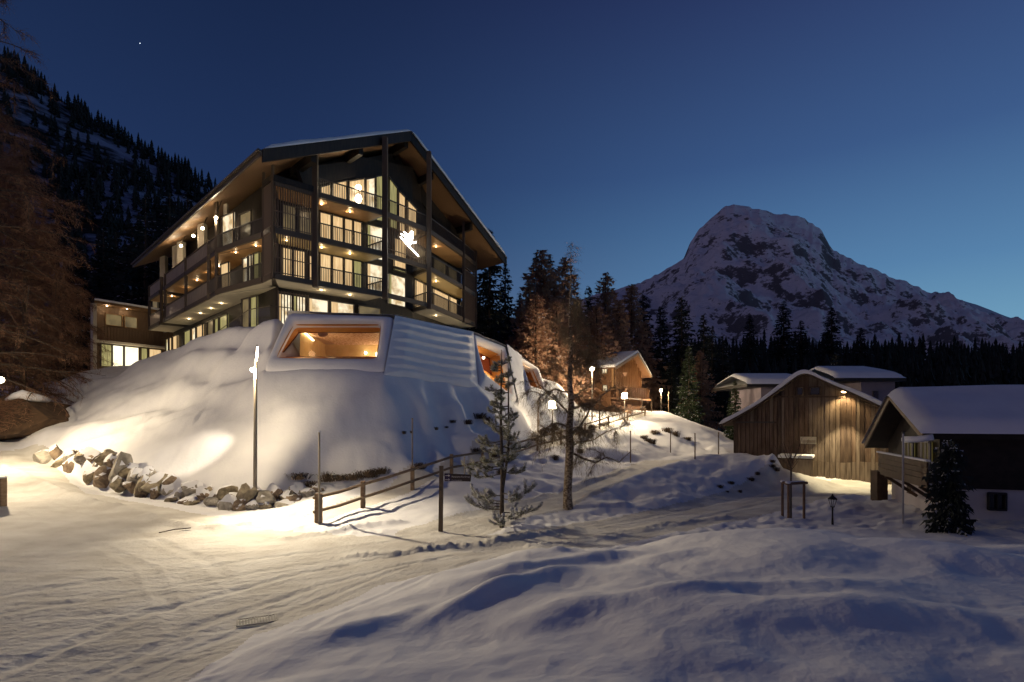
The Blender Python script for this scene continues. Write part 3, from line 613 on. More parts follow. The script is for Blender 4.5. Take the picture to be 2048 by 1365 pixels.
# windows
def window(fr, a, b, z0, z1, pane, parent=None, ft=.07, o=.0, mull=0, z0b=None, z1b=None, name='window', fm=DMET, curtain=False):
    """a,b: photo columns of the jambs on plane fr; z1/z1b top at each side"""
    t0, t1 = fr.t(a), fr.t(b); z1b = z1 if z1b is None else z1b; z0b = z0 if z0b is None else z0b
    if t1 < t0: t0, t1, z0, z0b, z1, z1b = t1, t0, z0b, z0, z1b, z1
    par = parent or hotel; mb = MB(); O = -.10+o
    mb.bar(fr.pt(t0, z0, O), fr.pt(t0, z1, O), ft, .12); mb.bar(fr.pt(t1, z0b, O), fr.pt(t1, z1b, O), ft, .12)
    mb.bar(fr.pt(t0-ft/2, z1, O-.01), fr.pt(t1+ft/2, z1b, O-.01), .12, ft); mb.bar(fr.pt(t0-ft/2, z0, O-.01), fr.pt(t1+ft/2, z0b, O-.01), .12, ft)
    for k in range(mull): t = t0+(t1-t0)*(k+1)/(mull+1); s_ = (k+1)/(mull+1); mb.bar(fr.pt(t, z0+(z0b-z0)*s_, O), fr.pt(t, z1+(z1b-z1)*s_, O), ft*.8, .1)
    w_ = mb.build(name, fm, par)
    mb = MB(); O2 = -.035+o; mb.box8([fr.pt(t0,z0,O2),fr.pt(t1,z0b,O2),fr.pt(t1,z0b,O2+.02),fr.pt(t0,z0,O2+.02),fr.pt(t0,z1,O2),fr.pt(t1,z1b,O2),fr.pt(t1,z1b,O2+.02),fr.pt(t0,z1,O2+.02)]); mb.build('pane', pane, w_)
    if pane is ROOMW and abs(t1-t0) > .7:
        mb = MB(); tw_ = (t1-t0)*(.16 if (a*7+int(z0*3)) % 3 else .3); O3 = O2-.012
        for k_ in range(5): u0, u1 = t0+.03+tw_*k_/5, t0+.03+tw_*(k_+1)/5; mb.face([fr.pt(u0,z0+.04,O3-.01*(k_%2)), fr.pt(u1,z0+.04,O3-.01*((k_+1)%2)), fr.pt(u1,z1-.04,O3-.01*((k_+1)%2)), fr.pt(u0,z1-.04,O3-.01*(k_%2))])
        mb.build('curtain', OLIVE if (a+int(z0)) % 2 else CURT, w_)
    if curtain:   # pleated curtain just in front of the pane plane at one side
        mb = MB(); n = max(6, int(abs(t1-t0)/.09)); k = [fr.pt(t0+(t1-t0)*i/n, 0, O2-.012-.012*(i % 2)) for i in range(n+1)]
        for p_, q_ in zip(k, k[1:]): mb.face([(p_.x,p_.y,z0+.04),(q_.x,q_.y,z0+.04),(q_.x,q_.y,z1-.04),(p_.x,p_.y,z1-.04)])
        mb.build('curtain', pane, w_)
    return w_
for z in (L1, L2):
    zt = z+2.62
    for a, b, pm in ((639,661,CURT),(664,685,CURT),(688,704,CURT),(706,722,OLIVE if z == L1 else CURT),(733,772,ROOMW)): window(S3, a, b, z+.05, zt, pm, curtain=pm is CURT)
window(S3, 562, 583, L1+.05, L1+2.5, CURT, curtain=True); window(S3, 586, 610, L1+.05, L1+2.5, CURT, curtain=True); window(S3, 617, 627, L1+.05, L1+2.3, CURT)
window(S3, 563, 592, L2+.05, L2+2.5, DIM); window(S3, 596, 622, L2+.05, L2+2.4, DIM)
window(S4, 776, 809, L1-.1, L1+2.35, ROOMW); window(S4, 787, 810, L2+.05, L2+2.4, CURT, curtain=True); window(S4, 787, 810, L1+2.75, L2-.1, OLIVE)
window(S5, 830, 846, L1+.05, L1+2.5, CURT); window(S5, 849, 858, L1+.05, L1+2.5, CURT); window(S5, 866, 895, L1+.05, L1+2.5, CURT, curtain=True); window(S5, 898, 921, L1+.05, L1+2.5, CURT)
window(S5, 832, 850, L2+.05, L2+2.4, DIM); window(S5, 866, 890, L2+.05, L2+2.4, DIM); window(S5, 895, 918, L2+.05, L2+2.4, DIM)
for a, b, ya, yb, pm in ((640,660,376,369,CURT),(664,693,368,362,CURT),(697,728,364,358,CURT),(731,749,360,356,ROOMW),(751,767,355,351,OLIVE)):
    window(S3, a, b, L3+.05, S3.z(a, ya), pm, z1b=S3.z(b, yb), ft=.09)
for a, b, ya, yb, pm in ((777,793,355,378,OLIVE),(796,809,382,396,CURT),(814,832,400,420,CURT)):
    window(S4, a, b, L3+.05, S4.z(a, ya), pm, z1b=S4.z(b, yb), ft=.09)
# side windows
window(S2, 521, 510, L1+.05, L1+2.4, OLIVE); window(S2, 498, 488, L1+.05, L1+2.3, ROOMW); window(S2, 505, 500, L1+.05, L1+2.4, ROOMW); window(S2, 460, 444, L1+.05, L1+2.4, CURT)
window(S2, 505, 482, L2+.05, L2+2.6, DIM); window(S2, 470, 447, L2+.4, L2+3.0, ROOMW)
for px0, px1, pm in ((416,398,DIM),(392,378,CURT),(365,345,DIM),(340,330,ROOMW),(318,306,DIM)):
    window(S1, px0, px1, L1+.05, L1+2.3, pm); window(S1, px0, px1, L2+.05, L2+2.2, DIM)
# ground storey
G1 = Fr(Q3, Q2, 2.12); G3 = Fr(Q, A2, 2.22)
for a, b, pm in ((458,442,OLIVE),(440,432,OLIVE),(430,418,DIM),(408,396,CURT),(394,386,ROOMW),(384,371,OLIVE),(357,348,CURT),(346,341,CURT),(339,334,ROOMW)): window(G1, a, b, 10.3, 12.45, pm, o=-.02)
window(Fr(Q0,Q1,1.12), 517, 504, 10.2, 12.6, OLIVE, o=-.02); window(Fr(Q0,Q1,1.12), 502, 487, 10.2, 12.6, DIM, o=-.02)
for a, b, pm in ((556,583,ROOMW),(585,612,ROOMW),(616,655,ROOMW),(660,706,ROOMW),(716,760,DIM)): window(G3, a, b, 10.2, 12.55, pm, o=-.02)
screen(G3.p+G3.d*G3.t(553)-G3.n*.3, G3.p+G3.d*G3.t(613)-G3.n*.3, 10.2, 12.7, m=SLM, gapd=.2)
# glass balustrade by the ground storey
g0 = P(497,620,Y=37.2); g1 = P(540,612,Y=35.6); g2 = P(585,617,Y=36.4); gm = GL
mb = MB(); mb.tube([P(440,660,Y=40.5), g0, g1, g2], .03, 6); o = mb.build('terrace_handrail', POSTM, hotel)
mb = MB()
for a, b in ((P(440,660,Y=40.5), g0), (g0, g1)): mb.box8([a+Vector((0,0,-1)), b+Vector((0,0,-1)), b+Vector((.0,.03,-1)), a+Vector((0,.03,-1)), a+Vector((0,0,-.06)), b+Vector((0,0,-.06)), b+Vector((0,.03,-.06)), a+Vector((0,.03,-.06))])
mb.build('glass_panel', gm, o)
# downlights with real light
def downlight(x, y, z, power=14, rad=.048, lens=True):
    mb = MB(); mb.tube([(x,y,z-.03),(x,y,z+.0)], rad, 10); o = mb.build('downlight', DOWN, hotel)
    if power: point_light('downlight_lamp', (x, y, z-.12), power, (1,.74,.44), .05, o)
def dl_px(fr, px, off, z, power=14): v = fr.pt(fr.t(px), 0, off); downlight(v.x, v.y, z, power)
fA = Fr(Q, A2); fB = Fr(B_, C_)
for z, p in ((L1-.335, 10), (L2-.335, 14), (L3-.335, 14)):
    for px in (655, 712): dl_px(fA, px, .9, z, p)
    for px in (893,): dl_px(fB, px, 1.0, z, p)
dl_px(fA, 585, 1.0, L2-.335, 8)
for px in (318, 345, 366, 388, 408): dl_px(Fr(Q3,Q2), px, 1.1, L2-.335, 12)
for px in (350, 372, 392, 412): dl_px(Fr(Q3,Q2), px, 1.1, L1-.335, 9)
for px in (455, 495): dl_px(Fr(Q0,Q1), px, .6, L2-.335, 7)
mb = MB(); pc = S3.pt(S3.t(712), 0, .9)
# pendant lamp in the attic window
pen = MB(); pz = S3.pt(S3.t(713), S3.z(713, 378), -.3); pen.ball(pz, .22, 10, 6); pen.ball(S3.pt(S3.t(713), S3.z(713, 400), -.3), .26, 10, 6, sq=(1,1,1.3)); pen.build('pendant_lamp', BULB, hotel)
point_light('pendant_light', S3.pt(S3.t(713), S3.z(713, 392), -1.0), 30, parent=hotel)
# wall lamps under the side eave
for px, py, i in ((432,436,0),(405,457,1),(387,472,2),(362,492,3)):
    Y = {0:41.8, 1:46.2, 2:48.5, 3:51.5}[i]; p = P(px, py, Y=Y)
    lab = ['bright lamp on the corner post under the hotel eave, nearest the gable', 'brightest lamp under the side eave, second from the corner post', 'lamp under the hotel side eave, third from the corner post', 'lamp under the hotel side eave, farthest from the gable'][i]
    e = empty('wall_lamp', p, lab, 'lamp', 'lamps under the hotel side eave')
    mb = MB(); mb.ball(p, .12, 12, 8); mb.build('lamp_globe', BULB, e)
    up_ = Vector((p.x+.25, p.y+.3, roofz(p.x+.25, p.y+.3)-.3)); mb = MB(); mb.tube([p+Vector((0,0,.12)), up_], .03, 6); mb.build('bracket', DMET, e)
    point_light('wall_lamp_light', p+Vector((-.12,-.15,-.22)), 110, parent=e, rad=.12)
# skier emblem of light tubes on the slat screen
FB = Fr(A2, B_, -.22); sk = empty('skier_emblem', FB.pt(FB.t(815), FB.z(815, 500)), 'glowing white downhill skier sign on the slatted screen of the gable', 'sign')
EMB = mat('white_light_tube', (.9,.9,.9), .4, emit=(1,.97,.88), estr=11)
def emb(seq, r, name):
    mb = MB()
    for run in seq: mb.tube([FB.pt(FB.t(a), FB.z(a, b)) for a, b in run], r, 8)
    return mb.build(name, EMB, sk)
emb([[(801,474),(812,487),(824,499),(837,513)], [(802,468),(811,474)], [(808,464),(814,470)]], .045, 'ski')
mb = MB()
def ept(a, b, o=0): return FB.pt(FB.t(a), FB.z(a, b), o)
body = [(811,472),(815,468),(820,469),(825,470),(825,478),(823,483),(828,484),(832,483),(831,487),(825,487),(822,487),(819,493),(815,488),(811,481)]
n0 = len(mb.v); mb.face([ept(a, b, -.05) for a, b in body]); mb.face([ept(a, b, .05) for a, b in body][::-1])
for i in range(len(body)): a, b = body[i], body[(i+1) % len(body)]; mb.face([ept(*a, .05), ept(*b, .05), ept(*b, -.05), ept(*a, -.05)])
mb.build('skier_figure', EMB, sk)
mb = MB(); mb.ball(ept(823,466,-.02), .13, 10, 6); mb.build('skier_head', EMB, sk)
mb = MB(); mb.bar(ept(803,478,.12), ept(836,492,.12), .04, .04); mb.build('mounting_rail', DMET, sk)
point_light('emblem_glow', FB.pt(FB.t(818), FB.z(818, 482), -.5), 45, (1,.95,.85), parent=sk, rad=.3)

# ================================================================== hotel wing at the left
wing = empty('hotel_wing', (-41, 62, 9.5), 'low flat roofed timber annex with bright windows, left of the hotel', 'building')
Wp = P(183,0,Y=58); WF = Fr((Wp.x, Wp.y), (Wp.x+.497*12, Wp.y+.868*12))
bx = WF.pt(0,0); wd = lambda t, o: tuple((WF.pt(t, 0, 0)+(Vector((WF.n.x,WF.n.y,0))*o if o < 1 else Vector((-.52,.85,0))*o))[:2])
WWOOD = mat('brown_board_cladding', (.13,.08,.05), .6, col2=(.18,.115,.07), scale=5, stretch=(4,4,.3), bump=.2)
mb = MB(); mb.prism([wd(.6,.8), wd(11,.8), wd(11,9), wd(.6,9)], 8.4, 15.6); mb.build('wall', WWOOD, wing)
mb = MB(); mb.prism([wd(.0,-.5), wd(12,-.5), wd(12,10), wd(.0,10)], 15.62, 15.86); r = mb.build('roof', SOFF, wing)
mb = MB(); mb.prism([wd(.05,-.45), wd(12,-.45), wd(12,10), wd(.05,10)], 15.87, 16.12); mb.build('roof_snow', SNOWR, r, bevel=.08)
mb = MB(); WF.box(mb, 0, .35, 8.4, 15.6, -.3, .2); mb.build('corner_post', PLAST, wing)
mb = MB()
for k in range(34): WF.box(mb, .6+k*.3, .6+k*.3+.26, 12.0, 13.5, .70, .775)
mb.build('facade_boards', WWOOD, wing, kind='stuff')
mb = MB(); WF.box(mb, .4, 11, 11.75, 11.98, -.1, .7); mb.build('balcony_edge', PLAST, wing)
WF2 = Fr(tuple(WF.pt(0,0,.8)[:2]), tuple(WF.pt(12,0,.8)[:2]))
for a, b, pm in ((210,243,DIM),(248,274,DIM)): window(WF2, a, b, 13.7, 14.9, pm, parent=wing, fm=mat('amber_frame', (.25,.14,.06), .5))
WBR = glow_mat('very_bright_window', (1,.93,.66), 1.7, (.95,.80,.5), scale=.8, stretch=(1,1,1))
for a, b, pm in ((201,223,OLIVE),(224,246,WBR),(248,277,WBR),(281,294,OLIVE),(297,322,CURT)): window(WF2, a, b, 9.35, 11.65, pm, parent=wing, curtain=pm is OLIVE)
for px in (215, 255): v = WF.pt(WF.t(px), 15.58, .1); mb = MB(); mb.tube([v+Vector((0,0,-.03)), v], .08, 8); o = mb.build('downlight', DOWN, wing); point_light('downlight_lamp', v+Vector((0,0,-.2)), 18, parent=o)
point_light('room_light', WF.pt(WF.t(262), 10.6, -.8), 60, parent=wing, rad=.6)

# ================================================================== spa in the mound
spa = empty('spa_pavilion', (-7, 36, 6), 'low snow covered pavilion with slanted orange lit window openings in the mound', 'building')
ORW = mat('orange_larch_reveal', (.52,.24,.065), .5, col2=(.62,.30,.09), scale=3, stretch=(1,1,8))
def ringface(outer, innerq, depth, name, win_in=None, sn=SNOW):
    """outer, innerq: 4 points each (bl, br, tr, tl); snow frame of real thickness"""
    mb = MB(); nrm_ = (outer[1]-outer[0]).cross(outer[3]-outer[0]).normalized()
    if nrm_.y > 0: nrm_ = -nrm_
    b = -nrm_*depth; nseg = 10
    def rr(qd, k, off=Vector()):  # rounded-ish outline with k points per side
        o = []
        for i in range(4):
            for j in range(k): o.append(qd[i].lerp(qd[(i+1) % 4], j/k)+off)
        return o
    for i in range(len(outer)): pass
    k = nseg; m0 = rr(outer, k, b); m1 = rr(outer, k); 
    inn = rr(innerq, k); cen = sum(innerq, Vector())/4
    inn2 = []
    for i, p in enumerate(inn):
        f_ = i % k; rc = min(f_, k-f_)/k; inn2.append(p.lerp(cen, .02*max(0, 1-rc*4)))
    mid = [a.lerp(c, .5)+nrm_*.13+nrm_*.05*mnoise.noise(a*1.2) for a, c in zip(m1, inn2)]
    lip = [c+nrm_*.04 for c in inn2]; inb = [c-nrm_*.55 for c in inn2]
    rings = [m0, m1, mid, lip, inb]; n = len(m0); base = []
    for r_ in rings: base.append(len(mb.v)); mb.v += [tuple(p) for p in r_]
    for a_, c_ in zip(base, base[1:]):
        for i in range(n): mb.f.append((a_+i, a_+(i+1) % n, c_+(i+1) % n, c_+i)); mb.mi.append(0)
    o = mb.build(name, sn, spa, smooth=True); s_ = o.modifiers.new('sub', 'SUBSURF'); s_.levels = s_.render_levels = 2
    return o, nrm_, inb
def opening(outer, innerq, back4, name_in):
    o, nn, _ = ringface(outer, innerq, 1.0, 'snow_facet')
    rev = MB(); a = [p-nn*.25 for p in innerq]
    for i in range(4):
        j = (i+1) % 4; rev.face([a[i], a[j], back4[j], back4[i]]); 
    rv = rev.build('window_reveal', ORW, spa)
    sol = rv.modifiers.new('t', 'SOLIDIFY'); sol.thickness = -.05
    return nn, rv
# facet 1
o1 = [P(524,744,Y=31.0), P(772,748,Y=31.3), P(792,632,Y=33.6), P(575,623,Y=33.2)]
i1 = [P(547,713,Y=31.6), P(752,715,Y=31.9), P(762,643,Y=33.2), P(584,643,Y=32.9)]
b1 = [P(556,716,Y=34.2), P(770,716,Y=34.4), P(775,664,Y=34.4), P(597,664,Y=34.2)]
nn, rv = opening(o1, i1, b1, 'w')
WFm = mat('dark_red_window_frame', (.10,.018,.008), .5)
fr1 = MB()
for a, b in ((0,1),(1,2),(2,3),(3,0)): fr1.bar(b1[a]+Vector((0,.02,0)), b1[b]+Vector((0,.02,0)), .14, .13)
wf = fr1.build('window_frame', WFm, spa)
gp = MB(); gp.face([p+Vector((0,.05,0)) for p in b1]); gp.build('pane', GL, wf)
# room behind facet 1
RM = MB(); x0, x1, y0, y1, z0, z1 = -12.75, -6.6, 34.45, 41.8, 6.4, 9.35; xb = -13.6
RM.face([(x0,y0,z0),(x1,y0,z0),(x1,y1,z0),(x0,y1,z0)]); RM.face([(xb,y1,z0),(x1,y1,z0),(x1,y1,z1),(xb,y1,z1)]); RM.face([(x0,y0,z0),(xb,y1,z0),(xb,y1,z1),(x0,y0,z1)]); RM.face([(x1,y0,z0),(x1,y1,z0),(x1,y1,z1),(x1,y0,z1)])
RM.build('room_walls', mat('cream_spa_walls', (.62,.42,.17), .7, col2=(.70,.50,.24), scale=2), spa)
cm = mat('patterned_ceiling', (.62,.36,.20), .6, col2=(.85,.62,.42), scale=6, stretch=(1,1,1), detail=0)
RM = MB(); nx, ny = 48, 40
for j in range(ny):
    for i in range(nx):
        if (i+j) % 2: continue
        a = x0+(x1-x0)*i/nx; b = y0+(y1-y0)*j/ny; sx = (x1-x0)/nx; sy = (y1-y0)/ny; RM.box(a, b, z1-.05, a+sx*.8, b+sy*.9, z1-.005)
RM.build('ceiling_coffers', cm, spa, kind='stuff')
RM = MB(); RM.face([(xb,y0,z1),(x1,y0,z1),(x1,y1,z1),(xb,y1,z1)]); RM.build('room_ceiling', mat('spa_ceiling', (.60,.40,.26), .7), spa)
mb = MB(); mb.bar((x0+.10,y0+.3,z1-.12), (x0-.35,y1-4.0,z1-.25), .10, .06); mb.build('cove_light', mat('cove_glow', (.9,.9,.9), .5, emit=(1,.82,.5), estr=7), spa)
mb = MB(); mb.ball((x0+1.15,y0+.7,z1-.22), .26, 12, 8, sq=(1.2,1,.7)); mb.build('pendant_shade', mat('shade_wood', (.25,.12,.05), .6), spa)
for q, pw in (((-9.2,40.0,8.2), 40), ((-11.5,36.5,8.3), 26), ((-8.2,36.8,8.3), 22)): point_light('spa_room_light', q, pw, (1,.72,.38), .25, spa)
mb = MB(); mb.ball((-9.6,41.2,8.55), .20, 10, 6); mb.ball((-8.4,41.5,8.6), .10, 10, 6); mb.ball((-10.6,41.5,8.7), .09, 8, 6); mb.ball((-7.8,41.5,8.5), .07, 8, 6); mb.build('reflection_glow_balls', BULB, spa)  # lamp reflections imitated by small glowing balls inside the room
point_light('reveal_light', P(600,700,Y=33.2), 10, (1,.6,.3), .2, spa)
# facet 2: snow lying in horizontal waves on the cladding
def patch(c, nu, nv, fn, name, mt):
    X = np.zeros((nv, nu)); Y = X.copy(); Z = X.copy(); n_ = (c[1]-c[0]).cross(c[3]-c[0]).normalized()
    if n_.y > 0: n_ = -n_
    for j in range(nv):
        for i in range(nu):
            a = i/(nu-1); b = j/(nv-1); p = (c[0].lerp(c[1], a)).lerp(c[3].lerp(c[2], a), b)+n_*fn(a, b); X[j,i], Y[j,i], Z[j,i] = p
    me = grid_mesh(name, X, Y, Z, mt); o = bpy.data.objects.new(name, me); COL.objects.link(o); attach(o, spa); return o
def waves(a, b):
    w_ = (b*7+.25*math.sin(a*3)+.12*mnoise.noise(Vector((a*6, b*9, 0)))) % 1.0; prof_ = (w_*3.2 if w_ < .25 else (1-(w_-.25)/.75*.9)*.8)
    e = min(1, a*8, (1-a)*8, b*12, (1-b)*6)
    return .26*max(prof_, 0)*max(e, 0)+.16*e
patch([P(768,750,Y=31.2), P(957,778,Y=37.9), P(947,664,Y=41.0), P(790,631,Y=33.5)], 90, 110, waves, 'ribbed_snow_facet', SNOW)
# facet 3 with second opening, facet 4 and third opening
o3 = [P(955,782,Y=37.9), P(1036,806,Y=42.2), P(1012,692,Y=45.0), P(946,665,Y=41.0)]
i3 = [P(972,745,Y=39.2), P(1022,788,Y=41.6), P(1004,706,Y=44.4), P(951,684,Y=41.1)]
b3 = [P(961,738,Y=42.0), P(984,752,Y=43.6), P(979,717,Y=44.6), P(955,704,Y=42.8)]
nn, rv = opening(o3, i3, b3, 'w2')
fr1 = MB()
for a, b in ((0,1),(1,2),(2,3),(3,0)): fr1.bar(b3[a], b3[b], .14, .13)
wf3 = fr1.build('window_frame', WFm, spa)
gp = MB(); gp.face([p+Vector((-.03,.05,0)) for p in b3]); gp.build('pane', mat('deep_red_room', (.05,.01,.005), .2, emit=(.35,.06,.02), estr=.35), wf3)
sb = P(967,716,Y=42.4); mb = MB(); mb.ball(sb, .09, 8, 6); mb.build('wall_light', BULB, spa)
point_light('reveal_light', P(992,738,Y=41.6), 60, (1,.62,.28), .12, spa)
patch([P(1034,808,Y=42.3), P(1050,804,Y=45), P(1040,712,Y=48), P(1010,690,Y=45.2)], 16, 30, lambda a, b: .15+.06*mnoise.noise(Vector((a*5,b*8,3))), 'snow_facet', SNOW)
o4 = [P(1048,806,Y=45), P(1097,800,Y=49), P(1080,740,Y=51.5), P(1036,710,Y=48)]
i4 = [P(1062,768,Y=46.2), P(1089,779,Y=48.8), P(1070,737,Y=50.8), P(1043,722,Y=48.0)]
b4 = [p+Vector((-.9,1.6,0)) for p in i4]
nn, rv = opening(o4, i4, b4, 'w3')
mb = MB(); mb.face(b4); mb.build('pane', mat('orange_back', (.5,.22,.06), .5), rv)
point_light('reveal_light', P(1064,752,Y=48.4), 14, (1,.6,.25), .1, spa)
# snow-covered top of the pavilion back to the terrace
top = [P(575,623,Y=33.2), P(792,632,Y=33.6), P(946,665,Y=41.0), P(1012,692,Y=45.0), P(1040,711,Y=48), P(1078,740,Y=51.5)]
bk = [Vector((-15,38.2,10.0)), Vector((-9.6,41.8,9.95)), Vector((-6,46.5,9.9)), Vector((-3.5,51,9.4)), Vector((-.5,55,8.8)), Vector((2.6,57,7.6))]
X = np.array([[a.lerp(b, t).x for a, b in zip(top, bk)] for t in np.linspace(0,1,20)]); Y = np.array([[a.lerp(b, t).y for a, b in zip(top, bk)] for t in np.linspace(0,1,20)]); Z = np.array([[a.lerp(b, t).z for a, b in zip(top, bk)] for t in np.linspace(0,1,20)])
def refine(M, k): return np.array([np.interp(np.linspace(0, M.shape[1]-1, k), np.arange(M.shape[1]), r) for r in M])
X, Y, Z = refine(X, 80), refine(Y, 80), refine(Z, 80); Z += .12*np.sin(np.linspace(0, np.pi, 20))[:, None]+fbm(X, Y, 1.5, 3, 4)*.06+.06
me = grid_mesh('snow_top', X, Y, Z, SNOW); o = bpy.data.objects.new('snow_top', me); COL.objects.link(o); attach(o, spa)

# ================================================================== barn
barn = empty('timber_barn', (18.5, 38, 0), 'old weathered plank barn with snowy roof and one lamp under the gable', 'barn')
bp0 = P(1467,0,Y=38.6); BF = Fr((bp0.x, bp0.y), (P(1815,0,Y=33.6).x, 33.6))
PLK = [mat('weathered_plank_%s' % n, c, .75, col2=c2, scale=3, stretch=(2,2,.25), bump=.35, bscale=18) for n, c, c2 in (('brown', (.085,.050,.032), (.17,.115,.078)), ('grey', (.12,.088,.062), (.23,.175,.13)), ('dark', (.050,.031,.021), (.11,.073,.050)))]
roofpx = [(1446,842),(1480,824),(1522,800),(1566,768),(1600,742),(1611,738),(1622,742),(1665,762),(1700,776),(1765,806),(1840,842)]
rp = [(BF.t(a), BF.z(a, b)) for a, b in roofpx]
rt = lambda t: float(np.interp(t, [r[0] for r in rp], [r[1] for r in rp]))
mb = MB(); n = 24; W_ = BF.len
for i in range(n):
    a, b = W_*i/n, W_*(i+1)/n
    mb.box8([BF.pt(a,-.3,.06),BF.pt(b,-.3,.06),BF.pt(b,-.3,13),BF.pt(a,-.3,13),BF.pt(a,rt(a)-.35,.06),BF.pt(b,rt(b)-.35,.06),BF.pt(b,rt(b)-.35,13),BF.pt(a,rt(a)-.35,13)])
mb.build('wall', PLK[2], barn)
tt_ = 0.0; rb = random.Random(5)
while tt_ < W_-.05:
    wd_ = rb.uniform(.20,.33); b = min(tt_+wd_, W_); o_ = rb.uniform(-.03,.025); gp_ = .028
    lowz = 1.25+rb.uniform(-.05,.05); px_here = CX+F*BF.pt(tt_,0).x/BF.pt(tt_,0).y
    mt = PLK[rb.choice((0,0,1,1,2))]
    if px_here < 1548 and px_here > 1473:   # sliding door zone: top at y~845
        zt = BF.z(1500, 846); mb = MB(); mb.box8([BF.pt(tt_,0,-.02+o_),BF.pt(b-gp_,0,-.02+o_),BF.pt(b-gp_,0,.05),BF.pt(tt_,0,.05),BF.pt(tt_,zt,-.02+o_),BF.pt(b-gp_,zt,-.02+o_),BF.pt(b-gp_,zt,.05),BF.pt(tt_,zt,.05)]); mb.build('plank', PLK[0], barn)
        z0 = zt+.06
    else: z0 = lowz
    mb = MB(); mb.box8([BF.pt(tt_,z0,o_),BF.pt(b-gp_,z0,o_),BF.pt(b-gp_,z0,.05),BF.pt(tt_,z0,.05),BF.pt(tt_,rt(tt_)-.3,o_),BF.pt(b-gp_,rt(b)-.3,o_),BF.pt(b-gp_,rt(b)-.3,.05),BF.pt(tt_,rt(tt_)-.3,.05)]); mb.build('plank', mt, barn)
    if z0 == lowz:
        mb = MB(); mb.box8([BF.pt(tt_,-.2,-.06+o_),BF.pt(b-gp_,-.2,-.06+o_),BF.pt(b-gp_,-.2,.05),BF.pt(tt_,-.2,.05),BF.pt(tt_,lowz+.03,-.05+o_),BF.pt(b-gp_,lowz+.03,-.05+o_),BF.pt(b-gp_,lowz+.03,.05),BF.pt(tt_,lowz+.03,.05)]); mb.build('plank', PLK[1], barn)
    tt_ = b
mb = MB(); mb.bar(BF.pt(BF.t(1472), BF.z(1500,845), -.1), BF.pt(BF.t(1548), BF.z(1548,845), -.1), .08, .1); mb.build('door_rail', DMET, barn)
mb = MB(); mb.bar(BF.pt(BF.t(1530), BF.z(1530,794), -.06), BF.pt(BF.t(1690), BF.z(1690,794), -.06), .06, .10); mb.build('cross_batten', PLK[2], barn)
for a, b in ((1593,1607),(1619,1641)):
    window(BF, a, b, BF.z(a, 791), BF.z(a, 775), DGLASS, parent=barn, fm=PLK[2], o=-.03)
# roof: thin boards + snow blanket following the flared line
def strip_roof(par, fr, line_, o0, o1, th, snow_th, nm='roof', wood=PLK[2], seed=1, nvd=24):
    mb = MB()
    for (t0, z0), (t1, z1) in zip(line_, line_[1:]):
        mb.box8([fr.pt(t0,z0-th,o0),fr.pt(t1,z1-th,o0),fr.pt(t1,z1-th,o1),fr.pt(t0,z0-th,o1),fr.pt(t0,z0,o0),fr.pt(t1,z1,o0),fr.pt(t1,z1,o1),fr.pt(t0,z0,o1)])
    r = mb.build(nm, wood, par)
    ts = [l[0] for l in line_]; zs = [l[1] for l in line_]; m_ = 60
    tq = np.linspace(ts[0]-.12, ts[-1]+.12, m_); zq = np.interp(tq, ts, zs); k = np.ones(5)/5; zq = np.convolve(np.pad(zq, 2, 'edge'), k, 'valid')
    oq = np.linspace(o0-.12, o1+.1, nvd); X = np.zeros((nvd+4, m_)); Y = X.copy(); Z = X.copy()
    for j in range(nvd+4):
        jj = min(max(j-2, 0), nvd-1); o_ = oq[jj]
        for i in range(m_):
            v = fr.pt(tq[i], 0, o_); e = min(1, i/2, (m_-1-i)/2)**.5; hh = snow_th*(0 if j in (0, nvd+3) else (.75 if j in (1, nvd+2) else 1))*e
            if j == 0: v = fr.pt(tq[i], 0, o_+.06)
            hh *= 1+.35*mnoise.noise(Vector((v.x*.5, v.y*.5, seed)))
            X[j,i], Y[j,i], Z[j,i] = v.x, v.y, zq[i]+.01+hh
    me = grid_mesh('roof_snow', X, Y, Z, SNOWR); o = bpy.data.objects.new('roof_snow', me); COL.objects.link(o); attach(o, r)
    return r
strip_roof(barn, BF, [(t, z-.26) for t, z in rp], -.75, 13.2, .12, .26)
# barn lamp, notice board, lean-to box
bl = BF.pt(BF.t(1688), BF.z(1688, 784), -.35); e = empty('barn_lamp', bl, 'small shaded lamp shining down the barn planks under its gable', 'lamp')
mb = MB(); mb.tube([bl+Vector((0,0,.02)), bl+Vector((0,0,.12))], [.22,.05], 12); mb.build('lamp_shade', DMET, e)
mb = MB(); mb.ball(bl+Vector((0,0,-.02)), .10, 10, 6, sq=(1.7,1,.6)); mb.build('bulb', mat('barn_bulb', (.9,.9,.9), .5, emit=(1,.66,.30), estr=14), e)
mb = MB(); mb.bar(bl+Vector((0,0,.12)), bl+Vector((0,.42,.16)), .04, .04); mb.build('bracket', DMET, e)
point_light('barn_lamp_light', bl+Vector((0,-.05,-.12)), 350, (1,.74,.38), .05, e, spot=125, aim=bl+Vector((0,.12,-3)), blend=.6)
point_light('barn_yard_light', BF.pt(BF.t(1690), 4.9, -.9), 1500, (1,.83,.5), .1, e, spot=84, aim=BF.pt(BF.t(1690), 0, -1.7), blend=.35)
nb = BF.pt(BF.t(1619), BF.z(1619, 881), -.09); e = empty('notice_board', nb, 'small pale board fixed to the barn planks', 'sign')
mb = MB(); BF.box(mb, BF.t(1601), BF.t(1633), BF.z(1619,888), BF.z(1619,874), -.12, -.06); mb.build('board', mat('cream_sign_paint', (.55,.50,.36), .6, col2=(.62,.56,.42), scale=6), e)
mb = MB(); r3 = random.Random(3)
for k in range(14): a = 1606+k*1.8; BF.box(mb, BF.t(a), BF.t(a+r3.uniform(.6,1.2)), BF.z(1619,886), BF.z(1619,880)-r3.uniform(0,.03), -.128, -.121)
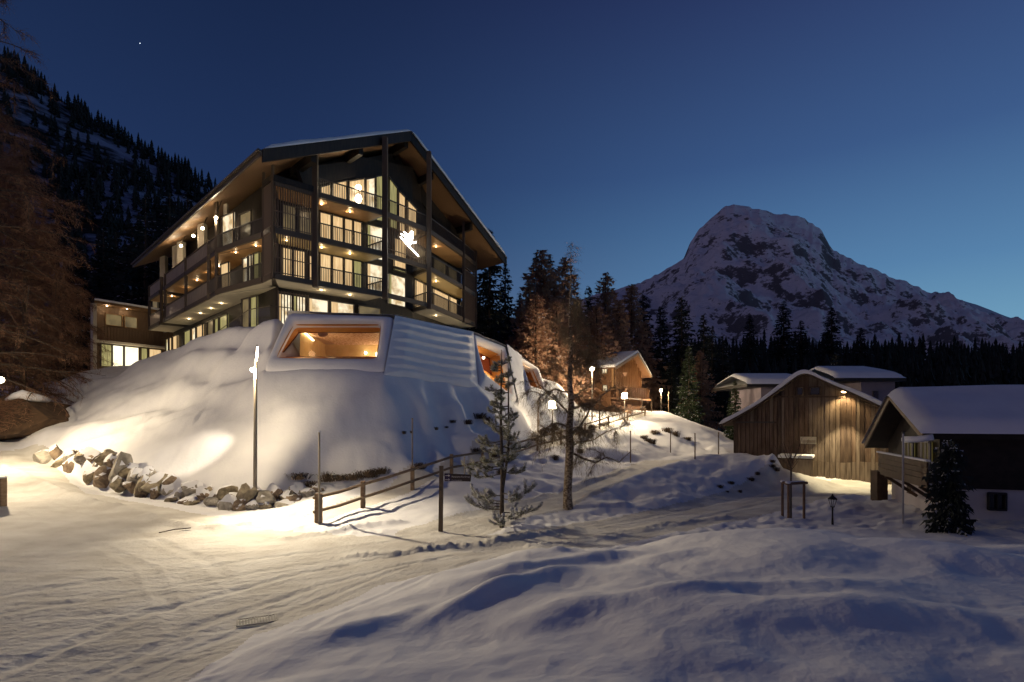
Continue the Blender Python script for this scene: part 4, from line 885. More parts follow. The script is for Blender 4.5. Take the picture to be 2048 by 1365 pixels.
mb.build('lettering', mat('faded_brown_paint', (.20,.13,.08), .7), e)
sh = empty('wood_shelter', BF.pt(BF.t(1580), 0, -1.4), 'small box shed with a snowy lid against the barn front', 'shed')
SF = Fr(tuple(BF.pt(0,0,-1.6)[:2]), tuple(BF.pt(9,0,-1.6)[:2]))
mb = MB(); SF.box(mb, SF.t(1560), SF.t(1622), -.1, SF.z(1600,917)-.02, 0, 1.5); mb.build('shed_wall', PLK[2], sh)
mb = MB(); SF.box(mb, SF.t(1584), SF.t(1624), -.1, SF.z(1600,919)-.02, -.05, 0); mb.build('door', PLK[1], sh)
mb = MB(); SF.box(mb, SF.t(1556), SF.t(1626), SF.z(1600,917), SF.z(1600,911), -.15, 1.5); mb.build('lid_snow', SNOWR, sh, bevel=.04)

# ================================================================== house at the right
house = empty('farm_house', (19, 22, 0), 'dark log house on white base walls under deep snow, at the right edge', 'house')
gd = Vector((.30,.954)); ld = Vector((.954,-.30)); g0 = Vector((15.1,21.0))
def HP(g, l, z): v = g0+gd*g+ld*l; return Vector((v.x, v.y, z))
DL = mat('dark_log_wall', (.014,.010,.008), .7, col2=(.030,.020,.015), scale=3, bump=.3)
WHITE = mat('white_lime_render', (.55,.50,.50), .85, col2=(.62,.57,.56), scale=1.5, bump=.15)
zl, za, zr = 2.73, 5.02, 3.42      # far eave, ridge, near eave
gw = 7.4
mb = MB(); a = [HP(1.0,.9,0), HP(1.0,15,0), HP(6.7,15,0), HP(6.7,.9,0)]
mb.prism([p[:2] for p in a], -.4, 1.35); mb.build('base_wall', WHITE, house)
mb = MB(); a = [HP(.9,.8,0), HP(.9,15.2,0), HP(6.8,15.2,0), HP(6.8,.8,0)]
def hz(x, y): g = (Vector((x,y))-g0).dot(gd); return (zr+(za-zr)*g/3.7 if g < 3.7 else za+(zl-za)*(g-3.7)/3.7)-.28
pl = [HP(.9,.8,0)[:2], HP(.9,15.2,0)[:2], HP(3.7,15.2,0)[:2], HP(6.8,15.2,0)[:2], HP(6.8,.8,0)[:2], HP(3.7,.8,0)[:2]]
mb.prism(pl, 1.36, hz); mb.build('log_wall', DL, house)
VP_ = mat('verge_board', (.16,.11,.07), .6)
HF = Fr(tuple(g0), tuple(g0+gd*7.4))
def inward(fr): fr.n = ld.normalized(); return fr
for side, (za_, zb_, ga, gb) in enumerate(((zr, za, 0, 3.7), (za, zl, 3.7, 7.4))):
    mb = MB(); c = [HP(ga,0,za_), HP(ga,16,za_+.05), HP(gb,16,zb_+.05), HP(gb,0,zb_)]
    mb.box8([p+Vector((0,0,-.2)) for p in c]+c); r = mb.build('roof', DL, house)
    mb = MB(); mb.bar(HP(ga,-.03,za_-.1), HP(gb,-.03,zb_-.1), .06, .26); mb.build('verge_board', VP_, house)
    n, k = 70, 26; X = np.zeros((k,n)); Y = X.copy(); Z = X.copy()
    for j in range(k):
        for i in range(n):
            al = i/(n-1); be = j/(k-1); l = -.15+16.2*al; g = ga+(gb-ga)*be-(.18 if side == 0 else 0)*(1-be)+(.18 if side else 0)*be
            z = za_+(zb_-za_)*be; eb = be if side == 0 else 1-be; e = min(1, (i+.0)/2.0)**.6*min(1, eb*9+.0)**.5
            hh = .36*e*(1+.12*al)+.06*mnoise.noise(Vector((l*.4, g*.6, side)))*e
            if eb > .93: hh -= (eb-.93)*1.2
            v = HP(g, l, z+.01+hh); X[j,i], Y[j,i], Z[j,i] = v
    me = grid_mesh('roof_snow', X, Y, Z, SNOWR); o = bpy.data.objects.new('roof_snow', me); COL.objects.link(o); attach(o, r)
# balcony on the gable side
BW = mat('balcony_boards', (.07,.042,.025), .65, col2=(.10,.06,.036), scale=4, bump=.2)
GF = inward(Fr(tuple(HP(0.2,-.35,0)[:2]), tuple(HP(6.9,-.35,0)[:2])))
gt = lambda px: GF.t(px)
mb = MB(); GF.box(mb, gt(1850)-.2, gt(1760), 1.55, 1.67, 0, 1.3); bal = mb.build('balcony', BW, house)
for k in range(4):
    mb = MB(); GF.box(mb, gt(1852)-.2, gt(1759), 1.68+k*.2, 1.86+k*.2, -.05, .0); mb.build('plank', BW, bal)
mb = MB(); GF.box(mb, gt(1853)-.2, gt(1758), 2.49, 2.55, -.1, .06); mb.build('balcony_snow', SNOWR, bal)
for px in (1770, 1805, 1838):
    v = GF.pt(gt(px), 1.55, .02); mb = MB(); mb.bar(v, GF.pt(gt(px), .75, 1.15), .12, .12); mb.build('brace', BW, bal)
WGF = inward(Fr(tuple(HP(.9,.8,0)[:2]), tuple(HP(6.8,.8,0)[:2])))
for a, b, pm in ((1818,1833,OLIVE),(1852,1868,OLIVE)):
    window(WGF, a, b, 2.0, 3.05, mat('faint_window', (.05,.045,.02), .3, emit=(.30,.24,.07), estr=.35), parent=house, mull=1, fm=mat('pale_sash', (.35,.32,.30), .6), o=-.04)
mb = MB(); WGF.box(mb, WGF.t(1849), WGF.t(1838), 2.0, 3.0, -.05, -.01); mb.build('shutter', BW, house)
cv = HP(.0,-.4,3.28); mb = MB(); mb.tube([HP(.5,-.5,3.18), HP(.1,-.2,3.2), HP(-.12,.25,3.3)], .12, 10); o = mb.build('eave_snow_roll', SNOWR, house, smooth=True)
mb = MB(); WGF.box(mb, WGF.t(1823), WGF.t(1816), .75, 1.05, -.05, -.01); mb.build('cellar_hatch', BW, house)
LF = Fr(tuple(HP(1.0,.9,0)[:2]), tuple(HP(1.0,15,0)[:2]))
window(LF, 1975, 2007, .62, 1.22, DGLASS, parent=house, fm=mat('black_frame', (.02,.018,.02), .6), mull=1, o=-.02)
mb = MB(); mb.box(*(HP(6.4,.3,0)+Vector((-.25,-.25,-.3))), *(HP(6.4,.3,0)+Vector((.25,.25,1.5)))); mb.build('storage_box', BW, house)
# pole in front of the gable
pp = G(1806, 20.9); e = empty('metal_pole', pp, 'slim pale metal pole before the farm house balcony', 'pole')
mb = MB(); mb.tube([pp+Vector((0,0,-.3)), Vector((pp.x, pp.y, P(1806,868,Y=20.9).z))], .035, 8); mb.build('shaft', mat('galvanised', (.40,.38,.38), .5, metal=.3), e)
mb = MB(); mb.ball(Vector((pp.x, pp.y, P(1806,866,Y=20.9).z)), .05, 8, 5); mb.build('cap', DMET, e)

# ================================================================== snow roofed houses behind the barn
def far_house(name, label, pxl, pxr, ytop, yeave, ywall, Y, depth, apexr, wallcol, wl, wr):
    e = empty(name, P(pxl, ywall+30, Y=Y), label, 'house')
    zt = P(0,ytop,Y=Y).z; ze = P(0,yeave,Y=Y).z; x0 = P(pxl,0,Y=Y).x; x1 = P(pxr,0,Y=Y).x; xa = P(apexr,0,Y=Y).x
    mb = MB(); mb.box8([(x0,Y,ze-.3),(x1,Y,ze-.3),(x1,Y+depth,ze-.3),(x0,Y+depth,ze-.3),(x0+.0,Y,ze),(x1,Y,ze),(x1,Y+depth,ze),(x0,Y+depth,ze)]); r = mb.build('roof', DWOOD, e)
    X, Yg = np.meshgrid(np.linspace(0,1,40), np.linspace(0,1,24)); Z = ze+(zt-ze)*np.clip(1-np.abs(Yg*2-1), 0, 1)**.8
    Xw = x0+(x1-x0)*X; Xw = np.where(X > .5, Xw-(x1-xa)*(1-np.abs(Yg*2-1)*0-1)+0, Xw); edge = np.clip(np.minimum(X, 1-X)*14, 0, 1)*np.clip(np.minimum(Yg, 1-Yg)*14, 0, 1)
    k = (1-np.abs(Yg*2-1)); Xw = Xw-(x1-xa)*k*np.clip((X-.6)/.4, 0, 1)+(x1-xa)*.3*k*np.clip((.2-X)/.2, 0, 1)
    Z = Z+edge**.5*.35; Yw = Y+depth*Yg; Z[0] = ze-.02
    me = grid_mesh('roof_snow', Xw, Yw-.1, Z, SNOWR); o = bpy.data.objects.new('roof_snow', me); COL.objects.link(o); attach(o, r)
    a, b = P(wl,0,Y=Y+1).x, P(wr,0,Y=Y+1).x
    mb = MB(); mb.box(a, Y+1, 0, b, Y+depth-1, ze-.31); wl_ = mb.build('wall', wallcol, e)
    mb = MB(); w_ = (b-a)/3; mb.box(a+w_, Y+.93, ze-2.4, a+w_*1.5, Y+1.02, ze-1.2); w2 = mb.build('window', DMET, e); mb = MB(); mb.box(a+w_+.08, Y+.90, ze-2.32, a+w_*1.5-.08, Y+.93, ze-1.28); mb.build('pane', DGLASS, w2)
    return e
GREYP = mat('mauve_render', (.20,.17,.20), .85, col2=(.24,.20,.23), scale=1)
far_house('village_house', 'snow roofed house showing behind the left slope of the barn roof', 1494, 1640, 746, 768, 790, 58, 10, 1625, GREYP, 1522, 1600)
far_house('village_house', 'snow roofed pale house rising behind the right slope of the barn roof', 1668, 1812, 731, 756, 790, 55, 9, 1785, GREYP, 1722, 1790)

# ================================================================== chalet with lit gable
ch = empty('alpine_chalet', (12, 66, 4), 'brown timber chalet with carved balcony and lit windows among the trees', 'chalet')
CW = mat('chalet_boards', (.10,.045,.02), .6, col2=(.15,.07,.03), scale=4, stretch=(3,3,.4), bump=.2); CW2 = mat('chalet_gable_boards', (.20,.105,.045), .6, col2=(.28,.15,.065), scale=4, stretch=(3,3,.4), bump=.2)
c0 = P(1232,0,Y=60); CD = Vector((.6,.8)); CLD = Vector((-.8,.6))
def CP(g, l, z): return Vector((c0.x+CD.x*g+CLD.x*l, c0.y+CD.y*g+CLD.y*l, z))
cw_, cm_, zA, zR, zLf, LC = 9.1, 5.4, 11.3, 8.9, 9.3, 15
rzc = lambda g: zLf+(zA-zLf)*g/cm_ if g < cm_ else zA+(zR-zA)*(g-cm_)/(cw_-cm_)
def sec(g0, g1, l0, l1, zt, z0_, name, m_):
    mb = MB(); gs = sorted({g0, g1, *( [cm_] if g0 < cm_ < g1 else [])})
    for a, b in zip(gs, gs[1:]): mb.box8([CP(a,l0,z0_),CP(b,l0,z0_),CP(b,l1,z0_),CP(a,l1,z0_),CP(a,l0,zt(a)),CP(b,l0,zt(b)),CP(b,l1,zt(b)),CP(a,l1,zt(a))])
    return mb.build(name, m_, ch)
sec(.8, cw_-.8, 1.0, LC, lambda g: rzc(g)-.2, 3.0, 'wall', CW)
for a, b in ((-.2, cm_), (cm_, cw_+.1)):
    mb = MB(); c = [CP(a,0,rzc(max(a,0))), CP(b,0,rzc(min(b,cw_))), CP(b,LC+1,rzc(min(b,cw_))), CP(a,LC+1,rzc(max(a,0)))]; mb.box8([p+Vector((0,0,-.16)) for p in c]+c); r = mb.build('roof', CW, ch)
    mb = MB(); mb.box8([p+Vector((0,0,.01)) for p in c]+[p+Vector((0,0,.26)) for p in c]); mb.build('roof_snow', SNOWR, r)
    mb = MB(); mb.bar(CP(a,-.04,rzc(max(a,0))-.12), CP(b,-.04,rzc(min(b,cw_))-.12), .07, .28); mb.build('verge_board', VP_, ch)
for k in range(13):
    g = .9+k*(cw_-1.8)/12.5; zt_ = rzc(g)-.25; mb = MB(); mb.bar(CP(g,.93,7.0), CP(g,.93,zt_), .48, .05, up=(CD.x,CD.y,0)); mb.build('plank', CW2, ch)
for k in range(17):
    g = .4+k*.48; mb = MB(); mb.bar(CP(g,.0,6.2), CP(g,.0,7.35), .3, .04, up=(CD.x,CD.y,0)); mb.build('plank', CW, ch)
mb = MB(); mb.box8([CP(.2,-.05,6.0),CP(cw_-.3,-.05,6.0),CP(cw_-.3,1.0,6.0),CP(.2,1.0,6.0),CP(.2,-.05,6.15),CP(cw_-.3,-.05,6.15),CP(cw_-.3,1.0,6.15),CP(.2,1.0,6.15)]); mb.build('balcony_floor', CW, ch)
point_light('gable_light', CP(3.6,-1.2,7.9), 150, (1,.6,.25), .1, ch)
AF = Fr(tuple(CP(.8,LC,0)[:2]), tuple(CP(.8,1.0,0)[:2]))
for a, b, y0_, y1_ in ((1151,1162,750,740),(1205,1215,748,736),(1207,1215,782,771),(1125,1133,768,748),(1136,1142,762,750)): window(AF, a, b, AF.z(a,y0_), AF.z(a,y1_), ROOMW, parent=ch, mull=1, ft=.06, o=-.02)

# ================================================================== lamps
STEEL = mat('lamp_pole_steel', (.30,.26,.20), .45, metal=.2)
def pole_mast(e, p, h, r0=.075, r1=.055, mt=None):
    mb = MB(); mb.tube([p+Vector((0,0,-.4)), p+Vector((0,0,.5)), p+Vector((0,0,h))], [r0*1.25, r0, r1], 12); mb.build('pole', mt or STEEL, e, smooth=False)
b0 = G(510, 24.6); hd = P(505, 740, Y=24.6); tp = P(514, 690, Y=24.6)
e = empty('street_lamp', b0, 'tall slim street lamp with upright light tube beside the boulders', 'street lamp')
mb = MB(); mb.tube([b0+Vector((0,0,-.4)), Vector((b0.x,b0.y,b0.z+.4)), Vector((b0.x+.03,b0.y,hd.z+.1)), tp], [.10,.085,.065,.02], 12); mb.build('pole', STEEL, e, smooth=True)
mb = MB(); mb.ball(hd, .095, 12, 8); mb.build('lamp_head', BULB, e)
mb = MB(); mb.bar(hd, Vector((b0.x,b0.y,hd.z)), .04, .04); mb.build('arm', DMET, e)
mb = MB(); mb.tube([P(515,694,Y=24.5), P(514.5,706,Y=24.5), P(512.5,722,Y=24.5)], [.03,.045,.04], 8); mb.build('light_tube', BULB, e)
LAMPCOL = (1,.80,.52)
point_light('street_lamp_light', hd+Vector((0,-.22,-.12)), 950, LAMPCOL, .1, e)
point_light('street_lamp_beam', hd+Vector((0,-.25,-.15)), 6000, (1,.83,.58), .1, e, spot=94, aim=P(640,1068,z=0), blend=1.0)
point_light('street_lamp_flood', hd+Vector((-.2,.15,-.1)), 2300, (1,.84,.62), .1, e, spot=34, aim=P(378,915,Y=28), blend=.9)
b0 = P(-9, 1010, Y=29.5); b0.z = zat(b0.x, b0.y); hd = P(2, 760, Y=29.5)
e = empty('street_lamp', b0, 'bright street lamp at the left edge before the larch branches', 'street lamp')
pole_mast(e, b0, hd.z-b0.z+.1); mb = MB(); mb.bar(Vector((b0.x,b0.y,hd.z+.08)), hd+Vector((.1,0,.08)), .06, .05); mb.build('arm', DMET, e); mb = MB(); mb.ball(hd, .15, 12, 8); mb.build('lamp_head', BULB, e)
point_light('street_lamp_light', hd+Vector((.1,-.15,-.25)), 2900, LAMPCOL, .15, e)
point_light('street_lamp_flood', hd+Vector((.1,-.2,-.2)), 4300, (1,.80,.54), .15, e, spot=70, aim=P(210,1075,z=.2), blend=.9)
# hillside lamps
def path_lamp(px, py, Y, pw, lab, square=False, r=.16, kind='path_lamp'):
    p = P(px, py, Y=Y); g = G(px, Y); e = empty(kind, g, lab, 'lamp')
    mb = MB(); mb.tube([g+Vector((0,0,-.3)), Vector((g.x,g.y,p.z-r))], [.05,.04], 8); mb.build('pole', DMET, e)
    mb = MB()
    if square: mb.box(p.x-r,p.y-r,p.z-r*1.1,p.x+r,p.y+r,p.z+r*1.1); mb.build('lantern', BULB, e, bevel=.03); mb = MB(); mb.box(p.x-r-.04,p.y-r-.04,p.z+r*1.1+.003,p.x+r+.04,p.y+r+.04,p.z+r*1.1+.05); mb.build('lantern_cap', DMET, e)
    else: mb.ball(p, r, 12, 8); mb.build('globe', BULB, e)
    point_light('path_lamp_light', p+Vector((0,-r-.15,-r)), pw, LAMPCOL, .15, e); return e
path_lamp(1105, 810, 42, 130, 'square glowing path lantern nearest the small third spa window', True, .25)
path_lamp(1249, 792, 56, 600, 'square glowing path lantern below the chalet balcony', True, .24)
path_lamp(1184, 738, 54, 4200, 'very bright tall lamp between the lit chalet windows', False, .21, 'street_lamp')
path_lamp(1322, 781, 66, 1800, 'small bright lamp at the far end of the path beside dark spruces', False, .17, 'street_lamp')
# ================================================================== fence
FW = mat('fence_timber', (.20,.13,.075), .7, col2=(.27,.19,.12), scale=4, bump=.3, stretch=(1,1,3))
fence = empty('path_fence', fw[0], 'long two rail timber fence climbing beside the footpath', 'fence')
fp = []
for i, (a, b, Y) in enumerate(FENCE):
    g = G(a, Y); fp.append(g); mb = MB(); w_ = .17 if i < 4 else .14
    if i == 0: mb.box(g.x-.13, g.y-.09, g.z-.4, g.x+.13, g.y+.09, g.z+1.12)
    else: mb.box(g.x-w_/2, g.y-w_/2, g.z-.4, g.x+w_/2, g.y+w_/2, g.z+1.08)
    mb.build('post', FW, fence, bevel=.015)
for i, (a, b) in enumerate(zip(fp, fp[1:])):
    for h in (.95, .42):
        mb = MB(); d = (b-a).normalized()*.12; s0 = -.16 if i == 0 else .0; mb.tube([a+d*(1.2 if i else -1.5)*.0+Vector((s0,-.11,h)), a.lerp(b,.5)+Vector((0,-.11,h-.015)), b+Vector((0,-.11,h))], .062, 8); mb.build('rail', FW, fence)
# snow marker poles
POLEM = mat('marker_pole_wood', (.16,.11,.07), .7)
def marker(px, yb, yt, Y, lab, r=.03, mt=POLEM, cap=False):
    g = G(px, Y); top_ = P(px, yt, Y=Y).z; e = empty('marker_pole', g, lab, 'pole', 'thin snow marker poles')
    mb = MB(); mb.tube([g+Vector((0,0,-.3)), Vector((g.x, g.y, top_))], [r, r*.85], 6); mb.build('stick', mt, e)
    mb = MB(); mb.tube([Vector((g.x,g.y,top_-.02)), Vector((g.x,g.y,top_+.03))], r*1.4, 6); mb.build('cap', SNOW if cap else mt, e)
marker(638.5, 1000, 864, 21.5, 'pale marker pole with a flat top on the first fence post', .045, mat('pale_pole', (.42,.36,.26), .5), True)
marker(824.5, 950, 838, 26.5, 'dark marker pole rising beside the third fence post')
marker(929, 970, 915, 27.5, 'short pale marker pole just above the direction sign', .03, mat('pale_pole', (.42,.36,.26), .5))
marker(1076, 905, 803, 43, 'dark marker pole left of the birch, before the glowing lantern', .06)
marker(1199, 865, 790, 50, 'marker pole right of the bent birch limb', .07)
marker(1261, 922, 863, 40, 'marker pole on the bank edge above the upper lane', .045)
marker(1390, 932, 868, 34.5, 'marker pole standing on the crest of the middle snow bank', .04)
marker(1341, 905, 865, 46, 'short marker pole under the rocky patch', .04)
marker(1284, 825, 798, 63, 'left one of two tall pale sticks near the chalet', .07); marker(1303, 824, 797, 63.5, 'right one of two tall pale sticks near the chalet', .07)
marker(1337, 818, 784, 66, 'stick right of the small far lamp', .05)
marker(1437, 905, 866, 37, 'leaning pale stick at the left corner of the barn', .04)
# direction sign
sg = G(881, 20.0); e = empty('direction_sign', sg, 'leaning brown sign post with a small dark arm pointing right', 'sign')
SGM = mat('sign_brown_metal', (.10,.072,.05), .45); tpz = P(883,932,Y=20).z
mb = MB(); mb.box8([sg+Vector((-.075,-.06,-.4)), sg+Vector((.075,-.06,-.4)), sg+Vector((.075,.06,-.4)), sg+Vector((-.075,.06,-.4))]+[Vector((P(883,0,Y=20).x+dx, 20+dy, tpz)) for dx, dy in ((-.07,-.06),(.07,-.06),(.07,.06),(-.07,.06))]); mb.build('post', SGM, e, bevel=.01)
sx0, sx1 = P(889,0,Y=19.9).x, P(942.5,0,Y=19.9).x; sz = lambda y: P(0,y,Y=19.9).z
mb = MB(); mb.box8([(sx0,19.87,sz(962.5)),(sx1-.02,19.87,sz(963.5)),(sx1-.02,19.91,sz(963.5)),(sx0,19.91,sz(962.5)),(sx0,19.87,sz(947)),(sx1,19.87,sz(949.5)),(sx1,19.91,sz(949.5)),(sx0,19.91,sz(947))]); arm = mb.build('sign_arm', mat('sign_dark_face', (.045,.030,.025), .45), e)
mb = MB(); mb.box(sx0+.02, 19.860, sz(961.5), P(902,0,Y=19.9).x, 19.867, sz(948)); mb.build('symbol_field', mat('violet_field', (.035,.022,.07), .5), arm)
SGW = mat('sign_lettering', (.55,.50,.50), .6)
mb = MB()
for cy in (951.5, 959.5):
    x = P(896,0,Y=19.9).x; z = sz(cy); mb.face([(x-.09,19.855,z+.012),(x+.02,19.855,z+.012),(x+.02,19.855,z-.012),(x-.09,19.855,z-.012)]); mb.face([(x+.02,19.855,z+.045),(x+.075,19.855,z),(x+.02,19.855,z-.045)])
mb.build('arrow_symbols', SGW, arm)
def text(s_, loc, size, mt, parent, name='lettering', rot=(math.radians(90),0,0), ext=.002):
    cu = bpy.data.curves.new('t', 'FONT'); cu.body = s_; cu.size = size; cu.extrude = ext; cu.materials.append(mt)
    ob = bpy.data.objects.new('t', cu); COL.objects.link(ob); bpy.context.view_layer.update(); dg = bpy.context.evaluated_depsgraph_get()
    me = bpy.data.meshes.new_from_object(ob.evaluated_get(dg)); bpy.data.objects.remove(ob); o = bpy.data.objects.new(name, me); COL.objects.link(o)
    o.parent = parent; o.location = Vector(loc)-wpos(parent); o.rotation_euler = rot; return o
text('Panorama Rundweg', (P(903.5,0,Y=19.9).x, 19.862, sz(955.2)), .078, SGW, arm); text('Dorfzentrum', (P(903.5,0,Y=19.9).x, 19.862, sz(962)), .068, SGW, arm)
# gate post at the left edge
gp0 = G(-2, 22.3); e = empty('gate_post', gp0, 'square weathered wooden post at the left edge of the road', 'post')
mb = MB(); mb.box(gp0.x-.2, gp0.y-.15, gp0.z-.3, gp0.x+.2, gp0.y+.15, P(0,957,Y=22.3).z); mb.build('shaft', FW, e, bevel=.02); mb = MB(); t_ = P(0,957,Y=22.3).z; mb.box(gp0.x-.22, gp0.y-.17, t_+.003, gp0.x+.22, gp0.y+.17, t_+.06); mb.build('snow_cap', SNOW, e, bevel=.025)
# drain grate
dg0 = P(515, 1243, z=.03); e = empty('drain_grate', dg0, 'small slotted iron drain grate in the packed road snow', 'grate'); IR = mat('iron', (.42,.39,.34), .7)
hz_ = max(zat(dg0.x+dx, dg0.y+dy) for dx in (-.3,0,.3) for dy in (-.2,0,.2))+.002
ca, sa = math.cos(.45), math.sin(.45); rot = lambda a, b, z: (dg0.x+a*ca-b*sa, dg0.y+a*sa+b*ca, z)
mb = MB()
for s_ in (-1, 1): mb.bar(rot(-.36, s_*.2, hz_), rot(.36, s_*.2, hz_), .03, .02); mb.bar(rot(s_*.36, -.2, hz_), rot(s_*.36, .2, hz_), .03, .02)
mb.build('rim', IR, e)
for k in range(13): mb = MB(); mb.bar(rot(-.31+k*.052, -.19, hz_), rot(-.31+k*.052, .19, hz_), .022, .016); mb.build('slat', IR, e)
# tree stakes around the sapling, sapling
STK = mat('stake_wood', (.15,.085,.05), .7, col2=(.20,.12,.075), scale=5)
st = empty('tree_stakes', G(1585, 22.5), 'three round wooden stakes with a cross bar holding the sapling', 'tree stakes')
zt_ = P(0,966,Y=22.5).z
sp = [(1565,22.7),(1577,22.2),(1608,22.5)]
for px, Y in sp: g = G(px, Y); mb = MB(); mb.tube([g+Vector((0,0,-.3)), Vector((g.x,g.y,zt_-.02))], .05, 8); mb.build('stake', STK, st)
a, b, c = [Vector((G(px,Y).x, G(px,Y).y, zt_)) for px, Y in sp]
mb = MB(); mb.tube([b+Vector((-.1,0,0)), c+Vector((.12,0,0))], .055, 8); mb.build('cross_bar', STK, st); mb = MB(); mb.tube([a+Vector((0,.05,0)), b], .05, 8); mb.build('cross_bar', STK, st)
mb = MB(); mb.ball(b+Vector((-.02,0,.05)), .10, 8, 6, sq=(1.2,1,.6)); mb.ball(a+Vector((0,0,.03)), .09, 8, 6, sq=(1,1,.6)); mb.bar(b+Vector((0,0,.07)), c+Vector((0,0,.07)), .07, .03); mb.build('snow_caps', SNOW, st, smooth=False)
# old lantern
ln = G(1665, 21.4); e = empty('garden_lantern', ln, 'unlit old fashioned black lantern on a short post in the snow', 'lantern'); BK = mat('black_iron', (.012,.010,.010), .5)
zz = lambda y: P(0,y,Y=21.4).z
mb = MB(); mb.tube([ln+Vector((0,0,-.3)), ln+Vector((0,0,.1)), Vector((ln.x,ln.y,zz(1030))), Vector((ln.x,ln.y,zz(1014)))], [.045,.04,.026,.03], 10); mb.build('post', BK, e)
mb = MB(); x, y = ln.x, ln.y
for k in range(4):
    an = math.pi/4+k*math.pi/2; d0 = Vector((math.cos(an), math.sin(an), 0)); mb.bar(Vector((x,y,zz(1014)))+d0*.06, Vector((x,y,zz(999)))+d0*.14, .016, .016)
mb.tube([(x,y,zz(1015)),(x,y,zz(1013.5))], [.07,.08], 8); mb.build('cage', BK, e)
mb = MB(); mb.tube([(x,y,zz(999)),(x,y,zz(997)),(x,y,zz(992.5)),(x,y,zz(991)),(x,y,zz(988))], [.17,.15,.05,.035,.015], 8); mb.build('lantern_roof', BK, e)
mb = MB(); mb.tube([(x,y,zz(1013)),(x,y,zz(999.5))], [.055,.13], 4); mb.build('glass', GL, e)

# ================================================================== boulders
BM = [mat('boulder_%s' % n, c, .85, col2=c2, scale=2.2, bump=.9, bscale=5) for n, c, c2 in (('ochre', (.17,.14,.09), (.44,.37,.25)), ('grey', (.19,.17,.14), (.48,.44,.37)), ('brown', (.12,.085,.06), (.32,.24,.16)))]
def boulder_mesh(i):
    bm = bmesh.new(); bmesh.ops.create_icosphere(bm, subdivisions=3, radius=1); r_ = random.Random(i)
    cuts = [(Vector((r_.uniform(-1,1), r_.uniform(-1,1), r_.uniform(-.9,.9))).normalized(), r_.uniform(.42,.72)) for _ in range(13)]
    for v in bm.verts:
        p = v.co.copy()
        for n_, d_ in cuts:
            s_ = p.dot(n_)-d_
            if s_ > 0: p -= n_*s_*.99
        p += p.normalized()*(.05*mnoise.noise(p*1.8+Vector((i*3,0,0)))+.035*mnoise.noise(p*5+Vector((0,i,0)))); v.co = p
    for v in bm.verts: v.co += Vector((r_.uniform(-1,1), r_.uniform(-1,1), r_.uniform(-1,1)))*.018
    me = bpy.data.meshes.new('boulder'); bm.to_mesh(me); bm.free()
    me.materials.append(BM[i % 3]); me.materials.append(SNOW)
    mi = [1 if (p.normal.z > .48 and p.center.z > .10+.3*mnoise.noise(p.center*2.5)) else 0 for p in me.polygons]; me.polygons.foreach_set('material_index', mi)
    me.polygons.foreach_set('use_smooth', [True]*len(me.polygons)); me.set_sharp_from_angle(angle=math.radians(22)); return me
bms = [boulder_mesh(i) for i in range(9)]
BL = [(100,912,33.6,34,26,'first reddish boulder'),(128,922,32.6,22,22,'low snow dusted boulder'),(150,930,31.8,26,26,'grey brown boulder'),(178,915,31.5,24,16,'flat dark stone'),(200,925,30.8,18,20,'small brown boulder'),(222,920,30.2,14,18,'narrow upright stone'),
      (190,945,30.6,22,18,'squat boulder'),(208,953,29.6,30,24,'broad pale boulder'),(248,935,28.9,34,40,'tallest ochre boulder'),(236,962,28.2,20,16,'small shaded boulder'),(275,948,28.0,26,24,'ochre boulder'),(290,968,27.3,22,22,'rounded pale boulder'),
      (320,960,27.2,44,22,'long slanting slab'),(335,975,26.7,26,20,'round dark boulder'),(312,982,26.6,14,14,'small stone'),(365,985,26.0,20,20,'pale block'),(392,975,25.8,36,18,'long mossy boulder'),(412,985,25.3,22,16,'ochre stone'),
      (390,1000,25.2,22,14,'low half buried stone'),(452,978,24.9,22,16,'dark angular stone'),(462,1000,24.4,30,26,'big brown boulder'),(492,985,24.6,26,24,'pale ochre boulder'),(535,998,24.9,34,22,'square edged boulder'),(572,990,25.3,20,18,'dark stone'),(575,1005,24.9,30,14,'low dark stone')]
for a_, b_, c_ in ((88,920,34.2),(115,905,33.4),(139,912,32.3),(165,908,31.8),(188,908,31.2),(212,912,30.6),(232,920,29.9),(263,935,28.7),(262,968,27.8),(300,945,27.7),(345,958,26.9),(350,996,26.1),(425,978,25.6),(432,1004,24.7),(378,1004,25.3),(285,985,27.2),(515,982,25),(552,980,25.2),(440,990,25.0),(480,1012,24.2),(600,978,26.1),(510,1008,24.4),(618,985,25.8),(632,975,26.3),(588,1000,25.1),(530,1006,24.6)):
    BL.append((a_, b_, c_, RND.uniform(16,26), RND.uniform(13,20), RND.choice(('small snowy stone','small brown stone','rough little stone','pale little stone'))))
anch = [(100,'at the far left end of the row'),(150,'left part of the row'),(208,'below the spiky stones'),(248,'in the middle left of the row'),(320,'in the middle of the row'),(392,'below the floodlit snow'),(462,'left of the street lamp foot'),(535,'right of the street lamp foot'),(575,'at the right end of the row')]
BL.sort(key=lambda r_: r_[0]+r_[1]*.01)
ORD = lambda n: '%d%s' % (n, 'th' if 10 <= n % 100 <= 20 else {1:'st',2:'nd',3:'rd'}.get(n % 10, 'th'))
for i, (px, py, Y, w_, h_, nm) in enumerate(BL):
    c = P(px, py, Y=Y); sx = w_/F*Y/2*2.3; szz = h_/F*Y/2*2.5; c.z -= szz*.22
    o = bpy.data.objects.new('boulder', bms[i % 9]); COL.objects.link(o); o.location = c; o.scale = (sx, sx*.9, szz); o.rotation_euler = (RND.uniform(-.3,.3), RND.uniform(-.3,.3), RND.uniform(0,6))
    tag(o, '%s, %s from the left in the row at the mound foot' % (nm, ORD(i+1)), 'boulder', 'boulders along the foot of the mound')

